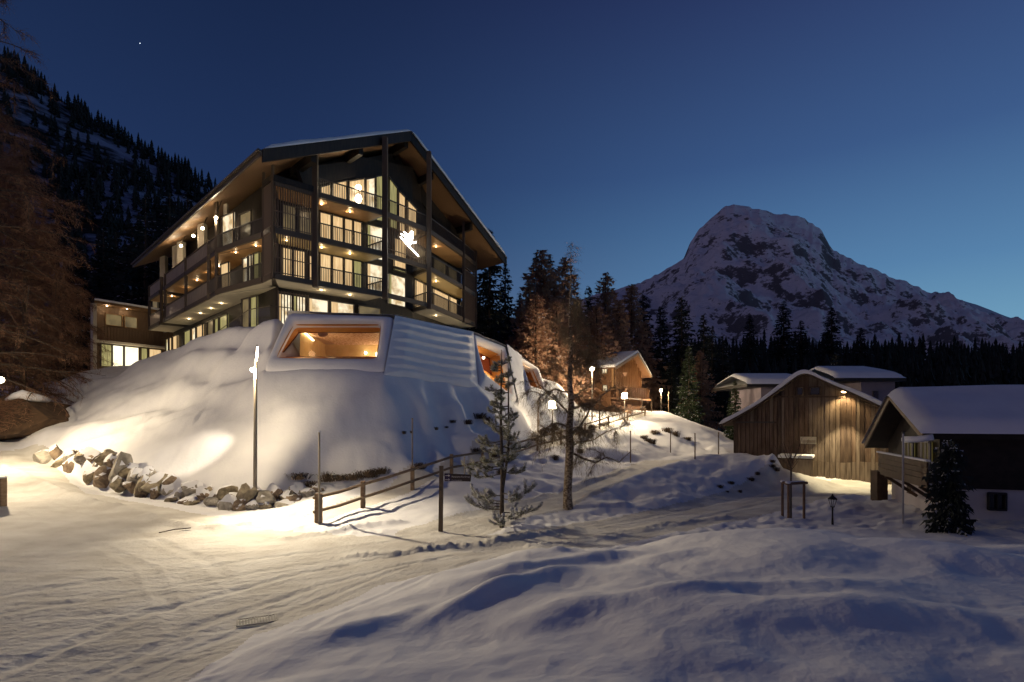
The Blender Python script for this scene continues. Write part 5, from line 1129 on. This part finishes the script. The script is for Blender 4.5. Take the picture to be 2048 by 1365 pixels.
# ================================================================== vegetation
BARK = mat('bark', (.055,.038,.028), .9, col2=(.10,.075,.055), scale=6, bump=.5, stretch=(2,2,.5))
BIRCH = mat('pale_flaky_bark', (.13,.085,.05), .85, col2=(.42,.34,.24), scale=9, bump=.6, stretch=(1,1,1.4), thresh=(.42,.58))
NEED = [mat('spruce_needles_%s' % n, c, .8, col2=c2, scale=1.2) for n, c, c2 in (('dark', (.010,.015,.014), (.034,.042,.036)), ('green', (.030,.045,.022), (.060,.080,.040)), ('brown', (.27,.155,.10), (.44,.27,.18)))]
TWIG = [mat('twigs_%s' % n, c, .9, col2=c2, scale=.6) for n, c, c2 in (('reddish', (.20,.105,.065), (.36,.21,.125)), ('tan', (.16,.115,.07), (.30,.235,.15)), ('frosted', (.20,.17,.13), (.38,.34,.28)))]
TSNOW = mat('snow_on_branches', (.62,.62,.66), .8)
for m_ in (*TWIG, NEED[1], NEED[2], TSNOW): translucent(m_)
def conifer(seed, H, R, levels, bare=.06, snowp=.06, dense=1.0, gapp=.1, twiggy=False, full=.75):
    """one tree at the origin: returns trunk mesh builder and crown builder (material 0 needles, 1 snow)"""
    r = random.Random(seed); tk = MB(); tk.tube([(0,0,-.6),(0,0,H*.35),(0.01*H*r.uniform(-1,1),0,H*.7),(0,0,H*.985)], [.016*H,.012*H,.006*H,.002*H], 8)
    cr = MB(); nb = levels*8
    lob = [r.uniform(.75, 1.2) for _ in range(24)]
    for q in range(nb):
        f = bare+(.99-bare)*(q/nb)**1.0; f = min(f+r.uniform(-.012,.012), .99); z = H*f
        a = r.uniform(0, 2*math.pi); Lb = R*((1-f)**full)*(.6+.4*min(1, (f-bare)/.10+.35))*lob[int(a*1.9) % 12+(12 if f > .5 else 0)]
        if r.random() < gapp: continue
        l = Lb*r.uniform(.55, 1.08)+.10; dr = r.uniform(.25, .60)*(1.05-f*.8); ca, sa = math.cos(a), math.sin(a)
        n = max(2, int(l/(.30/dense))); side = Vector((-sa, ca, 0)); prev = Vector((0,0,z)); sn = r.random() < snowp*3
        for j in range(1, n+1):
            s = j/n; p = Vector((ca*l*s, sa*l*s, z-l*dr*(s**1.25)+l*.14*s*s*s))
            wv = (.20*l*(1-s*.6)+.10)*r.uniform(.7,1.3)
            if s > .25 or not twiggy:
                for sg_ in (-1, 1):
                    if r.random() < .12: continue
                    tip = p+side*sg_*wv*r.uniform(.5,1.1)+Vector((ca,sa,0))*wv*r.uniform(.0,.7)+Vector((0,0,-wv*r.uniform(.3,1.3)))
                    b2 = prev.lerp(p, .3)
                    if twiggy:
                        for _ in range(3):
                            t2 = tip+Vector((r.uniform(-.6,.6), r.uniform(-.6,.6), r.uniform(-.5,.7)))*wv; q0 = prev.lerp(p, r.random()); cr.face([q0, q0+side*.035, t2])
                    else: cr.face([b2, p, tip])
                    if sn and r.random() < .6: o = Vector((0,0,.03)); cr.face([b2.lerp(p,.2)+o, p+o, b2.lerp(tip,.55)+o], 1)
                if r.random() < .6: cr.face([prev, p, p.lerp(prev,.5)+Vector((r.uniform(-.08,.08), r.uniform(-.08,.08), -wv*r.uniform(.5,1.2)-.06))])
            prev = p
    return tk, cr
def tree_proto(name, seed, H, R, levels, nm, sn=True, **k):
    tk, cr = conifer(seed, H, R, levels, **k); return tk.mesh('trunk', BARK), cr.mesh('crown', [nm, TSNOW])
PROT = {
 'dark': [tree_proto('s', 1+i, 10, 1.75, 60, NEED[0], snowp=.04, gapp=.12) for i in range(3)],
 'green': [tree_proto('s', 11+i, 10, 1.7, 64, NEED[1], snowp=.12, gapp=.1) for i in range(2)],
 'brown': [tree_proto('s', 21+i, 10, 2.3, 76, NEED[2], snowp=.02, twiggy=True, gapp=.12, full=.6) for i in range(3)],
 'bushy': [tree_proto('s', 31, 3, 1.0, 44, NEED[0], snowp=.10, gapp=.05, full=.5, dense=1.6)],
}
def place_tree(kind, i, px, ybase, ytop, Y, lab, group=None, wide=1.0, name=None):
    x = (px-CX)/F*Y; zb = CAMZ+(HOR-ybase)/F*Y; zt_ = CAMZ+(HOR-ytop)/F*Y
    if Y < 126: zb = min(zb, zat(x, Y)) if False else zat(x, Y)-.1
    h = (zt_-zb)/(3 if kind == 'bushy' else 10); e = empty(name or ('spruce_tree' if kind != 'brown' else 'larch_tree'), (x, Y, zb), lab, 'tree', group)
    rz = RND.uniform(0, 6.28); tkm, crm = PROT[kind][i % len(PROT[kind])]
    for me_, nm_ in ((tkm,'trunk'),(crm,'crown')): inst(me_, nm_, e, rz=rz, sc=(h*wide, h*wide, h))
    return e
TR = [('brown',1072,800,585,56,'nearest brown larch rising behind the third spa window',1.5),('brown',1192,800,610,64,'brown larch directly behind the bright lamp head',1.6),('brown',1226,790,640,70,'low brown larch over the chalet roof edge',1.6),('brown',1150,800,655,60,'small brown larch standing just before the left chalet windows',1.5),('brown',1112,800,600,58,'brown larch between the third spa window and the chalet',1.4),('dark',978,760,455,60,'tall snow flecked dark spruce just right of the hotel eave',1.15),('dark',1012,760,525,70,'slimmer dark spruce behind the one at the hotel eave',1.0),('dark',948,720,540,68,'dark spruce half hidden behind the hotel gable corner',1.0),
 ('brown',1084,800,497,68,'tallest brown larch left of the thin birch top',1.35),('dark',1072,800,500,76,'dark pointed top behind the tallest brown larch',.9),('brown',1058,800,560,64,'broad brown larch above the third spa window',1.3),('brown',1108,790,540,70,'brown larch between the tallest one and the birch top',1.2),('dark',1101,790,505,80,'dark narrow spruce top right of the tallest larch',.8),
 ('brown',1131,770,512,74,'brown larch directly behind the thin birch top',1.1),('dark',1038,790,585,80,'small dark spruce left of the brown larches',1.0),('brown',1157,740,600,72,'low brown larch above the left chalet window',1.2),('dark',1178,735,570,84,'dark spruce left of the pointed brown larch over the bright lamp',1.0),
 ('brown',1212,745,543,76,'pointed brown larch standing behind the bright lamp',1.15),('brown',1238,750,600,72,'broad brown larch over the chalet roof',1.3),('brown',1264,760,566,82,'brown larch behind the chalet ridge',1.25),('dark',1285,770,585,88,'dark spruce touching the mountain edge behind the chalet',1.1),('brown',1290,760,640,86,'reddish larch right of the chalet ridge',1.2),
 ('dark',1322,800,611,96,'dark spruce right of the chalet against the snow slope',1.1),('dark',1363,830,590,84,'tall dark spruce against the mountain, right of the far lamp',1.2),('green',1378,845,690,71,'lamp lit greenish spruce with frosted branches',1.15),('dark',1343,810,690,80,'short dark spruce over the far lamp',1.2),
 ('dark',1408,840,625,86,'dark spruce right of the lamp lit one',1.1),('dark',1424,840,650,84,'twin dark spruce beside the right group',.9),('brown',1400,850,700,76,'reddish small larch behind the lamp lit spruce',1.2),('dark',1446,850,668,80,'dark spruce left above the barn eave',1.2),('green',1470,850,760,62,'small spruce touching the barn eave',1.2),
 ('dark',1672,790,705,66,'dark spruce between the two village house roofs',1.3),
 ('dark',1500,760,628,200,'distant dark spruce left of the pair on the snow slope',1.2),('dark',1566,760,606,205,'distant frosted spruce standing out on the snow slope',1.5),('dark',1602,760,640,215,'distant spruce right of the frosted one',1.3),('dark',1662,770,612,210,'distant leaning dark spruce in the middle of the slope',1.3),('dark',1722,770,655,220,'distant dark spruce above the pale village roof',1.3)]
for i, (k, px, yb, yt, Y, lab, wd_) in enumerate(TR): place_tree(k, i, px, yb, yt, Y, lab, None, wd_)
# far trees: one jagged low mesh each, shared
def far_tree_mesh(seed, n=8, lay=6):
    r = random.Random(seed); mb = MB()
    mb.tube([(0,0,-1.5),(0,0,9.9)], [.16,.02], 4)
    for l in range(lay):
        zt_ = 10-8.5*l/lay; zb = zt_-2.4; rr_ = .35+1.75*(l+1)/lay
        for k in range(n):
            a = 2*math.pi*(k+r.uniform(-.4,.4))/n; a2 = a+2*math.pi/n*r.uniform(.7,1.2); q = rr_*r.uniform(.65,1.15)
            mb.face([(0,0,zt_),(math.cos(a)*q,math.sin(a)*q,zb+r.uniform(-.3,.5)),(math.cos(a2)*q*.9,math.sin(a2)*q*.9,zb+r.uniform(-.3,.5))])
    return mb.mesh('far_tree', NEED[0])
FT = [far_tree_mesh(50+i) for i in range(4)]
def surf(HGd, px, t):
    u, X, Yg, Z = HGd; i = int(np.clip(np.searchsorted(u, px), 0, len(u)-1)); j = int(np.clip(t*(Z.shape[0]-1), 0, Z.shape[0]-1)); return Vector((X[j,i], Yg[j,i], Z[j,i]))
rr = random.Random(21); nI = 0
fb = MB()
def add_far(HGd, px, t, hmin, hmax, label, group, single):
    global nI
    p = surf(HGd, px, t); h = rr.uniform(hmin, hmax)/10; m_ = FT[rr.randrange(4)]; a = rr.uniform(0, 6.28)
    if single:
        o = inst(m_, 'spruce_tree', None, p, a, (h*rr.uniform(.7,1.3), h*rr.uniform(.7,1.3), h)); tag(o, label, 'tree', group); nI += 1
    else:
        n0 = len(fb.v); ca, sa = math.cos(a)*h, math.sin(a)*h
        for v in m_.vertices: c = v.co; fb.v.append((p.x+c.x*ca-c.y*sa, p.y+c.x*sa+c.y*ca, p.z+c.z*h))
        for f_ in m_.polygons: fb.f.append(tuple(n0+i for i in f_.vertices)); fb.mi.append(0)
for k in range(105):      # trees making the skyline of the left mountain slope
    px = 20+405*(k+rr.uniform(-.4,.4))/105; add_far(HG, px, rr.uniform(.93,.995), 4, 14, 'dark conifer on the skyline ridge of the left mountain slope', 'skyline conifers of the left mountain slope', True)
for k in range(2300):
    px = rr.uniform(-80, 1000); t = rr.random()**1.1
    if mnoise.noise(Vector((px*.012, t*7, 0))) > .10 and t > .3 and rr.random() < .8: continue
    add_far(HG, px, t*.97, 5, 14, '', '', False)
fb.build('hillside_forest', NEED[0], kind='stuff', label='dark conifer forest covering the left mountain slope'); fb = MB()
for k in range(80):
    px = 1480+610*(k+rr.uniform(-.4,.4))/80; add_far(LG, px, rr.uniform(.86,.99), 6, 20, 'dark conifer on the crest of the valley forest below the snowy peak', 'crest conifers of the valley forest', True)
for k in range(1000): add_far(LG, rr.uniform(1310, 2250), rr.random()*.95, 9, 16, '', '', False)
fb.build('valley_forest', NEED[0], kind='stuff', label='black conifer forest at the foot of the peak')
# dark spruces directly behind hotel and annex
for k in range(26):
    px = 110+k*13+rr.uniform(-6,6); Y = rr.uniform(84, 118); yt = np.interp(px, [100,200,300,420], [560,480,420,420])+rr.uniform(-40,90)
    place_tree('dark', k, px, 700, yt, Y, 'dark spruce in the black wood behind the hotel annex', 'dark spruces behind the hotel annex', 1.2)
# ---- bare larches and the drooping birch
def limb(mb, p0, d, l, r0, rnd, n=7, droop=.0, wob=.25, up=0.0):
    pts_ = [p0.copy()]; p = p0.copy(); d = d.normalized()
    for i in range(n):
        d = (d+Vector((rnd.uniform(-wob,wob), rnd.uniform(-wob,wob), rnd.uniform(-wob,wob)-droop+up))*.35).normalized(); p = p+d*(l/n); pts_.append(p.copy())
    mb.tube(pts_, [r0*(1-.85*i/n) for i in range(n+1)], 5, cap=False); return pts_
def twigs(mb, pts_, cnt, l, rnd, w_=.022, hang=.6, mi=0, fork=2, out=None):
    for _ in range(cnt):
        i = rnd.randrange(1, len(pts_)); base_ = pts_[i-1].lerp(pts_[i], rnd.random()); d = (pts_[i]-pts_[i-1]).normalized()
        v = Vector((rnd.uniform(-1,1), rnd.uniform(-1,1), rnd.uniform(-.6,.7))); v = (v*.9+d*.8).normalized()
        p = base_; ll = l*rnd.uniform(.5,1.2)
        for s in range(3):
            q = p+v*ll/3; sd = v.cross(Vector((0,0,1)));
            if sd.length < .01: sd = Vector((1,0,0))
            sd = sd.normalized().lerp(Vector((rnd.uniform(-1,1), rnd.uniform(-1,1), rnd.uniform(-1,1))), .4)*w_*(1-.28*s)
            mb.face([p-sd, p+sd, q], mi)
            for _f in range(fork):
                fv = (v+Vector((rnd.uniform(-1,1), rnd.uniform(-1,1), rnd.uniform(-1,.5)))*.8).normalized()*ll*rnd.uniform(.2,.4); mb.face([p.lerp(q,.3)-sd*.6, p.lerp(q,.3)+sd*.6, p.lerp(q,.3)+fv], mi)
            p = q; v = (v+Vector((0,0,-hang))*.5).normalized()
def bare_tree(name, base_, H, R, seed, lab, mt, nlimb=70, low=.08, droop=.25, tw=34, trunk_r=.22, tl=.9, wtw=.022, lean=0.0, topf=1.0):
    rnd = random.Random(seed); e = empty(name, base_, lab, 'tree'); tk = MB()
    tp_ = [base_+Vector((math.sin(i*.7+seed)*.15+lean*i/8*H*.1, math.cos(i*.9+seed)*.12, H*i/8-.3)) for i in range(9)]
    tk.tube(tp_, [trunk_r*(1-.93*i/8) for i in range(9)], 9); br = MB(); cr = MB()
    for k in range(nlimb):
        f = low+(1-low)*(k/nlimb)*topf; i = min(7, int(f*8)); p0 = tp_[i].lerp(tp_[i+1], f*8-i); a = rnd.uniform(0, 6.28); l = R*(1-f)**.65*rnd.uniform(.55,1.1)+.5
        pt_ = limb(br, p0, Vector((math.cos(a), math.sin(a), rnd.uniform(-.15,.35))), l, trunk_r*.26*(1-f*.7), rnd, droop=droop, up=.05)
        twigs(cr, pt_, int(tw*(l/R+.25)), tl, rnd, wtw)
        for _ in range(2):
            i2 = rnd.randrange(2, len(pt_)-1); p2 = limb(br, pt_[i2], (pt_[i2]-pt_[i2-1])+Vector((rnd.uniform(-1,1), rnd.uniform(-1,1), rnd.uniform(-.5,.3))), l*.45, trunk_r*.12*(1-f*.7), rnd, n=4, droop=droop)
            twigs(cr, p2, int(tw*.35), tl*.8, rnd, wtw)
    tk.build('trunk', BARK, e, smooth=True); br.build('limbs', BARK, e); cr.build('crown', mt, e); return e
def gb(px, Y): g = G(px, Y); return Vector((g.x, g.y, g.z))
bare_tree('larch_tree', gb(-45, 38), 35, 8.2, 3, 'huge bare larch at the left edge, its top leaving the frame', TWIG[0], nlimb=150, tw=80, trunk_r=.42, low=.10, wtw=.026)
bare_tree('larch_tree', gb(48, 43), 20.5, 5.6, 4, 'bare reddish larch between the left street lamp and the annex', TWIG[0], nlimb=150, tw=80, trunk_r=.24, low=.05, wtw=.026)
bare_tree('larch_tree', gb(-10, 47), 27, 6.4, 5, 'bare larch behind the left street lamp, reaching above the slope ridge', TWIG[0], nlimb=120, tw=70, trunk_r=.30, low=.05, wtw=.028)
bare_tree('larch_tree', gb(118, 52), 12.5, 5.0, 6, 'low spreading bare tree in front of the annex corner', TWIG[0], nlimb=90, tw=70, trunk_r=.2, low=.05, droop=.4, wtw=.028)
bare_tree('thin_larch', gb(1141, 60), 17.3, 1.5, 9, 'thin bare tree rising above the dark larches right of the hotel', TWIG[0], nlimb=60, tw=14, trunk_r=.09, low=.3)
# birch in front
rnd = random.Random(77); YB = 24.6; bb = gb(1136, YB); e = empty('birch_tree', bb, 'crooked bare tree with flaky bark and hanging twigs between the two roads', 'tree')
pp_ = lambda px, py, dy=0: P(px, py, Y=YB+dy)
tk = MB(); tk.tube([Vector((bb.x+.03,bb.y,bb.z-.3)), bb+Vector((.0,0,.08)), pp_(1135,985), pp_(1138,930), pp_(1140,890), pp_(1139,850), pp_(1143,810,.1), pp_(1139,760,.2), pp_(1142,700,.2), pp_(1139,640,.1), pp_(1141,560), pp_(1140,495)], [.25,.215,.185,.175,.17,.15,.125,.10,.07,.045,.02,.006], 12)
tk.build('trunk', BIRCH, e, smooth=True); br = MB(); cr = MB()
LIM = [([(1140,872),(1162,850),(1180,818),(1205,790),(1232,772)],.06,-.5),([(1139,880),(1120,868),(1100,860),(1078,848)],.05,.6),([(1141,905),(1168,918),(1192,926),(1212,915),(1238,925),(1262,903)],.055,.2),([(1140,830),(1118,806),(1100,792),(1082,772)],.045,-.8),
 ([(1143,800),(1162,782),(1186,770),(1196,742)],.04,.7),([(1140,760),(1118,742),(1102,715)],.035,.3),([(1141,745),(1158,722),(1176,700),(1180,672)],.03,-.5),([(1139,690),(1126,668),(1118,640)],.022,.4),([(1140,650),(1152,628),(1156,600)],.018,.2),([(1139,855),(1112,846),(1090,858),(1072,880)],.045,-1.0),
 ([(1142,820),(1170,808),(1200,822),(1226,812),(1250,826)],.045,-1.1),([(1140,785),(1112,778),(1088,790),(1070,784)],.035,1.0),([(1139,895),(1158,884),(1188,880),(1218,862),(1240,858)],.045,.9),([(1142,720),(1170,728),(1190,718)],.025,-.9),([(1140,870),(1150,860),(1170,866),(1195,850)],.04,-1.3)]
for seq, r0, dy in LIM:
    pl_ = [pp_(a, b, dy*i/len(seq)) for i, (a, b) in enumerate(seq)]; ref_ = []
    for a, b in zip(pl_, pl_[1:]):
        for s in (0, .5): q = a.lerp(b, s); ref_.append(q+Vector((rnd.uniform(-.04,.04), rnd.uniform(-.04,.04), rnd.uniform(-.04,.04))) if s else q)
    ref_.append(pl_[-1]); br.tube(ref_, [r0*(1-.8*i/len(ref_)) for i in range(len(ref_))], 6, cap=False)
    twigs(cr, ref_, 120, .85, rnd, .010, hang=1.1, fork=2)
    for _ in range(7):
        i2 = rnd.randrange(1, len(ref_)); p2 = limb(br, ref_[i2], Vector((rnd.uniform(-1,1), rnd.uniform(-1,1), rnd.uniform(-.9,.8))), rnd.uniform(.5,1.1), r0*.28, rnd, n=5, droop=.5); twigs(cr, p2, 60, .7, rnd, .009, hang=1.3, fork=2)
br.build('limbs', BIRCH, e); cr.build('crown', TWIG[1], e)
# snow lying on birch limbs
# young snowy pine
def pine(px, Y, ytop, seed, lab, twin=None):
    rnd = random.Random(seed); b_ = gb(px, Y); e = empty('young_pine', b_, lab, 'tree'); zt_ = P(0, ytop, Y=Y).z; H = zt_-b_.z
    tk = MB(); tk.tube([b_+Vector((0,0,-.3)), b_+Vector((.03,0,H*.3)), b_+Vector((-.02,0,H*.6)), b_+Vector((0,0,H))], [.085,.07,.045,.012], 9)
    if twin: tk.tube([b_+Vector((.05,.1,H*.22)), b_+Vector((.26,.15,H*.45)), b_+Vector((.24,.15,H*.94))], [.05,.045,.012], 7)
    tk.build('trunk', BARK, e, smooth=True); br = MB(); nd_ = MB()
    for k in range(60):
        f = .04+.92*k/60; st_ = (Vector((0,0,0)) if not twin or rnd.random() < .6 or f < .35 else Vector((.24,.15,0)))
        a = rnd.uniform(0, 6.28); l = (.26+1.35*(1-f)**1.05)*rnd.uniform(.6,1.1) if f > .1 else rnd.uniform(.9,1.5)
        if .20 < f < .30: continue
        p = b_+st_+Vector((0,0,H*f)); d = Vector((math.cos(a), math.sin(a), -.05 if f > .3 else .05)); pts_ = [p.copy()]; n = 7
        for i in range(n): d = (d+Vector((rnd.uniform(-.1,.1), rnd.uniform(-.1,.1), .17 if i > 2 else -.05))).normalized(); p = p+d*l/n; pts_.append(p.copy())
        br.tube(pts_, [.022*(1-.6*i/n) for i in range(n+1)], 5, cap=False)
        subs = [pts_]
        for _ in range(int(3+l*3)):
            i = rnd.randrange(2, n); q = pts_[i].copy(); d2 = ((pts_[i]-pts_[i-1]).normalized()+Vector((rnd.uniform(-1,1), rnd.uniform(-1,1), rnd.uniform(-.1,.7)))).normalized(); s_ = [q.copy()]
            for _i in range(4): q = q+d2*l*.09; d2 = (d2+Vector((0,0,.25))).normalized(); s_.append(q.copy())
            br.tube(s_, [.009]*5, 4, cap=False); subs.append(s_)
        for s_ in subs:
            for i in range(1 if s_ is not pts_ else 3, len(s_)):
                for _ in range(24 if f < .5 else 13):
                    q = s_[i-1].lerp(s_[i], rnd.random()); dd = (s_[i]-s_[i-1]).normalized(); v = (dd*.9+Vector((rnd.uniform(-1,1), rnd.uniform(-1,1), rnd.uniform(-1,1)))*.75).normalized()*rnd.uniform(.08,.15); sd = v.cross(Vector((rnd.uniform(-1,1),1,.3))).normalized()*.010
                    nd_.face([q-sd, q+sd, q+v], 0)
                    if rnd.random() < (.75 if f < .3 else .22): nd_.face([q-sd*2+Vector((0,0,.012)), q+sd*2+Vector((0,0,.012)), q+v*.9+Vector((0,0,.015))], 1)
            if f < .32 and s_ is not pts_: nd_.ball(s_[-1], rnd.uniform(.04,.075), 6, 4, 1)
            elif rnd.random() < .22: nd_.ball(s_[-1], rnd.uniform(.015,.035), 5, 3, 1)
    br.build('limbs', BARK, e); nd_.build('crown', [mat('pine_needles', (.15,.155,.085), .7, col2=(.38,.36,.26), scale=4), TSNOW], e); return e
translucent(mat('pine_needles', (.15,.155,.085), .7, col2=(.38,.36,.26), scale=4))
pine(1003, 20.6, 700, 5, 'young pine with double top and snow laden lowest branches right of the sign', True)
# dark spruce in front of the farm house
x_ = P(1898, 0, Y=19.3); 
e = place_tree('bushy', 0, 1898, 1050, 880, 19.2, 'dark young spruce in front of the farm house wall', None, .78)
for px, Y, yt, lab in ((1838,60,0,''),): pass
# sapling inside stakes
b_ = gb(1582, 22.4); e = empty('sapling', b_, 'leafless round headed sapling between the wooden stakes', 'tree'); tk = MB(); zt_ = P(0,935,Y=22.4).z
tk.tube([b_+Vector((0,0,-.2)), Vector((b_.x,b_.y,zt_))], [.035,.03], 7); tk.build('trunk', BARK, e); br = MB(); cr = MB(); rnd = random.Random(8)
for k in range(16):
    a = k*2.4; p2 = limb(br, Vector((b_.x,b_.y,zt_-.1+.02*k)), Vector((math.cos(a)*.8, math.sin(a)*.8, .75+.05*k)), rnd.uniform(.7,1.35), .014, rnd, n=6, up=.25, wob=.3); twigs(cr, p2, 16, .42, rnd, .004, hang=-.4, fork=1)
br.build('limbs', BARK, e); cr.build('crown', TWIG[0], e)
# dwarf shrubs and dead grass clumps poking from the snow
def clump(seed, mt, n=260, r=.6, h=.5):
    rnd = random.Random(seed); mb = MB()
    for _ in range(n):
        a = rnd.uniform(0,6.28); q = rnd.uniform(0,r)**1; p = Vector((math.cos(a)*q, math.sin(a)*q, -.08)); v = Vector((math.cos(a)*rnd.uniform(.2,.9), math.sin(a)*rnd.uniform(.2,.9), 1)).normalized(); l = h*rnd.uniform(.5,1.2); sd = Vector((-math.sin(a), math.cos(a), 0))*.02
        m_ = p+v*l*.6; t_ = m_+Vector((v.x, v.y, -.25))*l*.5; mb.face([p-sd, p+sd, m_+sd*.7, m_-sd*.7]); mb.face([m_-sd*.7, m_+sd*.7, t_])
    return mb.mesh('shrub', mt)
SHM = mat('dead_brown_stems', (.05,.034,.022), .9, col2=(.13,.09,.055), scale=5)
CL = [clump(i, SHM) for i in range(4)]
def T2(px, py):
    """where the sight line through a photo pixel meets the ground"""
    best = None
    for Y in np.exp(np.linspace(math.log(12), math.log(100), 900)):
        x = (px-CX)/F*Y; z = CAMZ+(HOR-py)/F*Y
        if z <= zat(x, Y): return Vector((x, Y, zat(x, Y)))
    return G(px, 40)
SHR = [(598,958,1.1),(622,972,1.0),(655,962,1.2),(678,958,1.1),(705,960,1.0),(735,952,1.1),(760,946,.9),(838,935,.8),(872,862,.35),(893,858,.3),(808,868,.3),(822,866,.25),(905,850,.45),(935,848,.7),(958,838,.9),(975,845,.8),(952,905,.7),(985,915,.8),(1012,925,.7),
 (1000,948,.5),(1110,918,.6),(1160,905,.6),(1085,870,1.0),(1110,858,1.1),(1160,862,.9),(1182,858,.9),(1205,852,.8),(1070,880,.8),(1288,878,.9),(1310,868,1.0),(1335,864,1.1),(1352,872,1.0),(1375,880,.9),(1300,886,.9),(1440,975,.35),(1462,968,.4),(1480,985,.35),(1502,962,.45),(1515,950,.4),(1545,935,.45),(1552,942,.4),(1455,985,.25),
 (105,905,.5),(150,908,.5),(176,905,.5),(1545,925,.35)]
labs = ['beside the boulder row end','under the lower fence','on the mound foot behind the fence','on the bank left of the birch','near the path lanterns','in the dark patch above the upper lane','on the shaded middle bank','by the first boulders']
SHR.sort(); cnt_ = {}
for i, (px, py, s) in enumerate(SHR):
    p = T2(px, py); o = inst(CL[i % 4], 'shrub', None, p, RND.uniform(0,6.28), (s*RND.uniform(.6,1.0), s*RND.uniform(.5,.8), s*(RND.uniform(.8,1.2) if py > 930 and px < 860 else RND.uniform(1.2,1.9))))
    px_lab = px
    w_ = (labs[7] if px < 200 else labs[0] if px < 690 else labs[1] if px < 850 and py > 900 else labs[2] if px < 1000 else labs[3] if px < 1060 else labs[4] if px < 1250 else labs[5] if px < 1400 else labs[6])
    cnt_[w_] = cnt_.get(w_, 0)+1; tag(o, '%s brown clump from the left %s' % (ORD(cnt_[w_]), w_), 'shrub', 'shrubs '+w_)
# brown thicket bank at the left edge
tb = empty('thicket', P(40, 850, Y=37), 'dark brown brushwood heap with a snowy crest under the left larches', 'thicket')
mb = MB(); c = [P(-60,880,Y=36), P(30,868,Y=35.8), P(99,838,Y=37), P(40,794,Y=38.2), P(-60,800,Y=38.5)]; c2 = [p+Vector((0,5,-.5)) for p in c]
mb.face(c); 
for i in range(5): mb.face([c[i], c2[i], c2[(i+1) % 5], c[(i+1) % 5]])
mb.build('earth_bank', mat('brown_brush', (.055,.032,.018), .95, col2=(.11,.065,.035), scale=2, bump=.9, bscale=8), tb)
cr = MB(); rnd = random.Random(4)
for k in range(900):
    a, b = rnd.random(), rnd.random(); p = c[0].lerp(c[1].lerp(c[2], rnd.random()), a).lerp(c[4].lerp(c[3], a), b)+Vector((0,-.05,0)); v = Vector((rnd.uniform(-1,1), rnd.uniform(-.8,-.1), rnd.uniform(-.6,.7))).normalized()*rnd.uniform(.3,.9); sd = Vector((v.z,0,-v.x)).normalized()*.014; cr.face([p-sd, p+sd, p+v])
cr.build('dead_twigs', TWIG[0], tb, kind='stuff')
mb = MB(); mb.tube([P(12,800,Y=38), P(30,792,Y=38), P(45,789,Y=38), P(62,794,Y=38.2), P(95,800,Y=40)], [.1,.22,.3,.3,.2], 10); mb.build('snow_crest', SNOW, tb, smooth=True)
# fallen sticks on the road
for a, b, c_, d_, lab in ((318,1067,382,1061,'thin stick lying on the road beside the ploughed snow'),):
    p, q = T2(a, b)+Vector((0,0,.02)), T2(c_, d_)+Vector((0,0,.05)); e = MB(); e.tube([p, p.lerp(q,.5)+Vector((0,0,.03)), q], .018, 6); o = e.build('stick', BARK); tag(o, lab, 'stick')
# one bright star
mb = MB(); mb.ball(P(280, 87, Y=9000), 5.5, 8, 6); o = mb.build('star', mat('star_light', (0,0,0), emit=(.8,.9,1), estr=3)); tag(o, 'single bright star above the left slope', 'star')
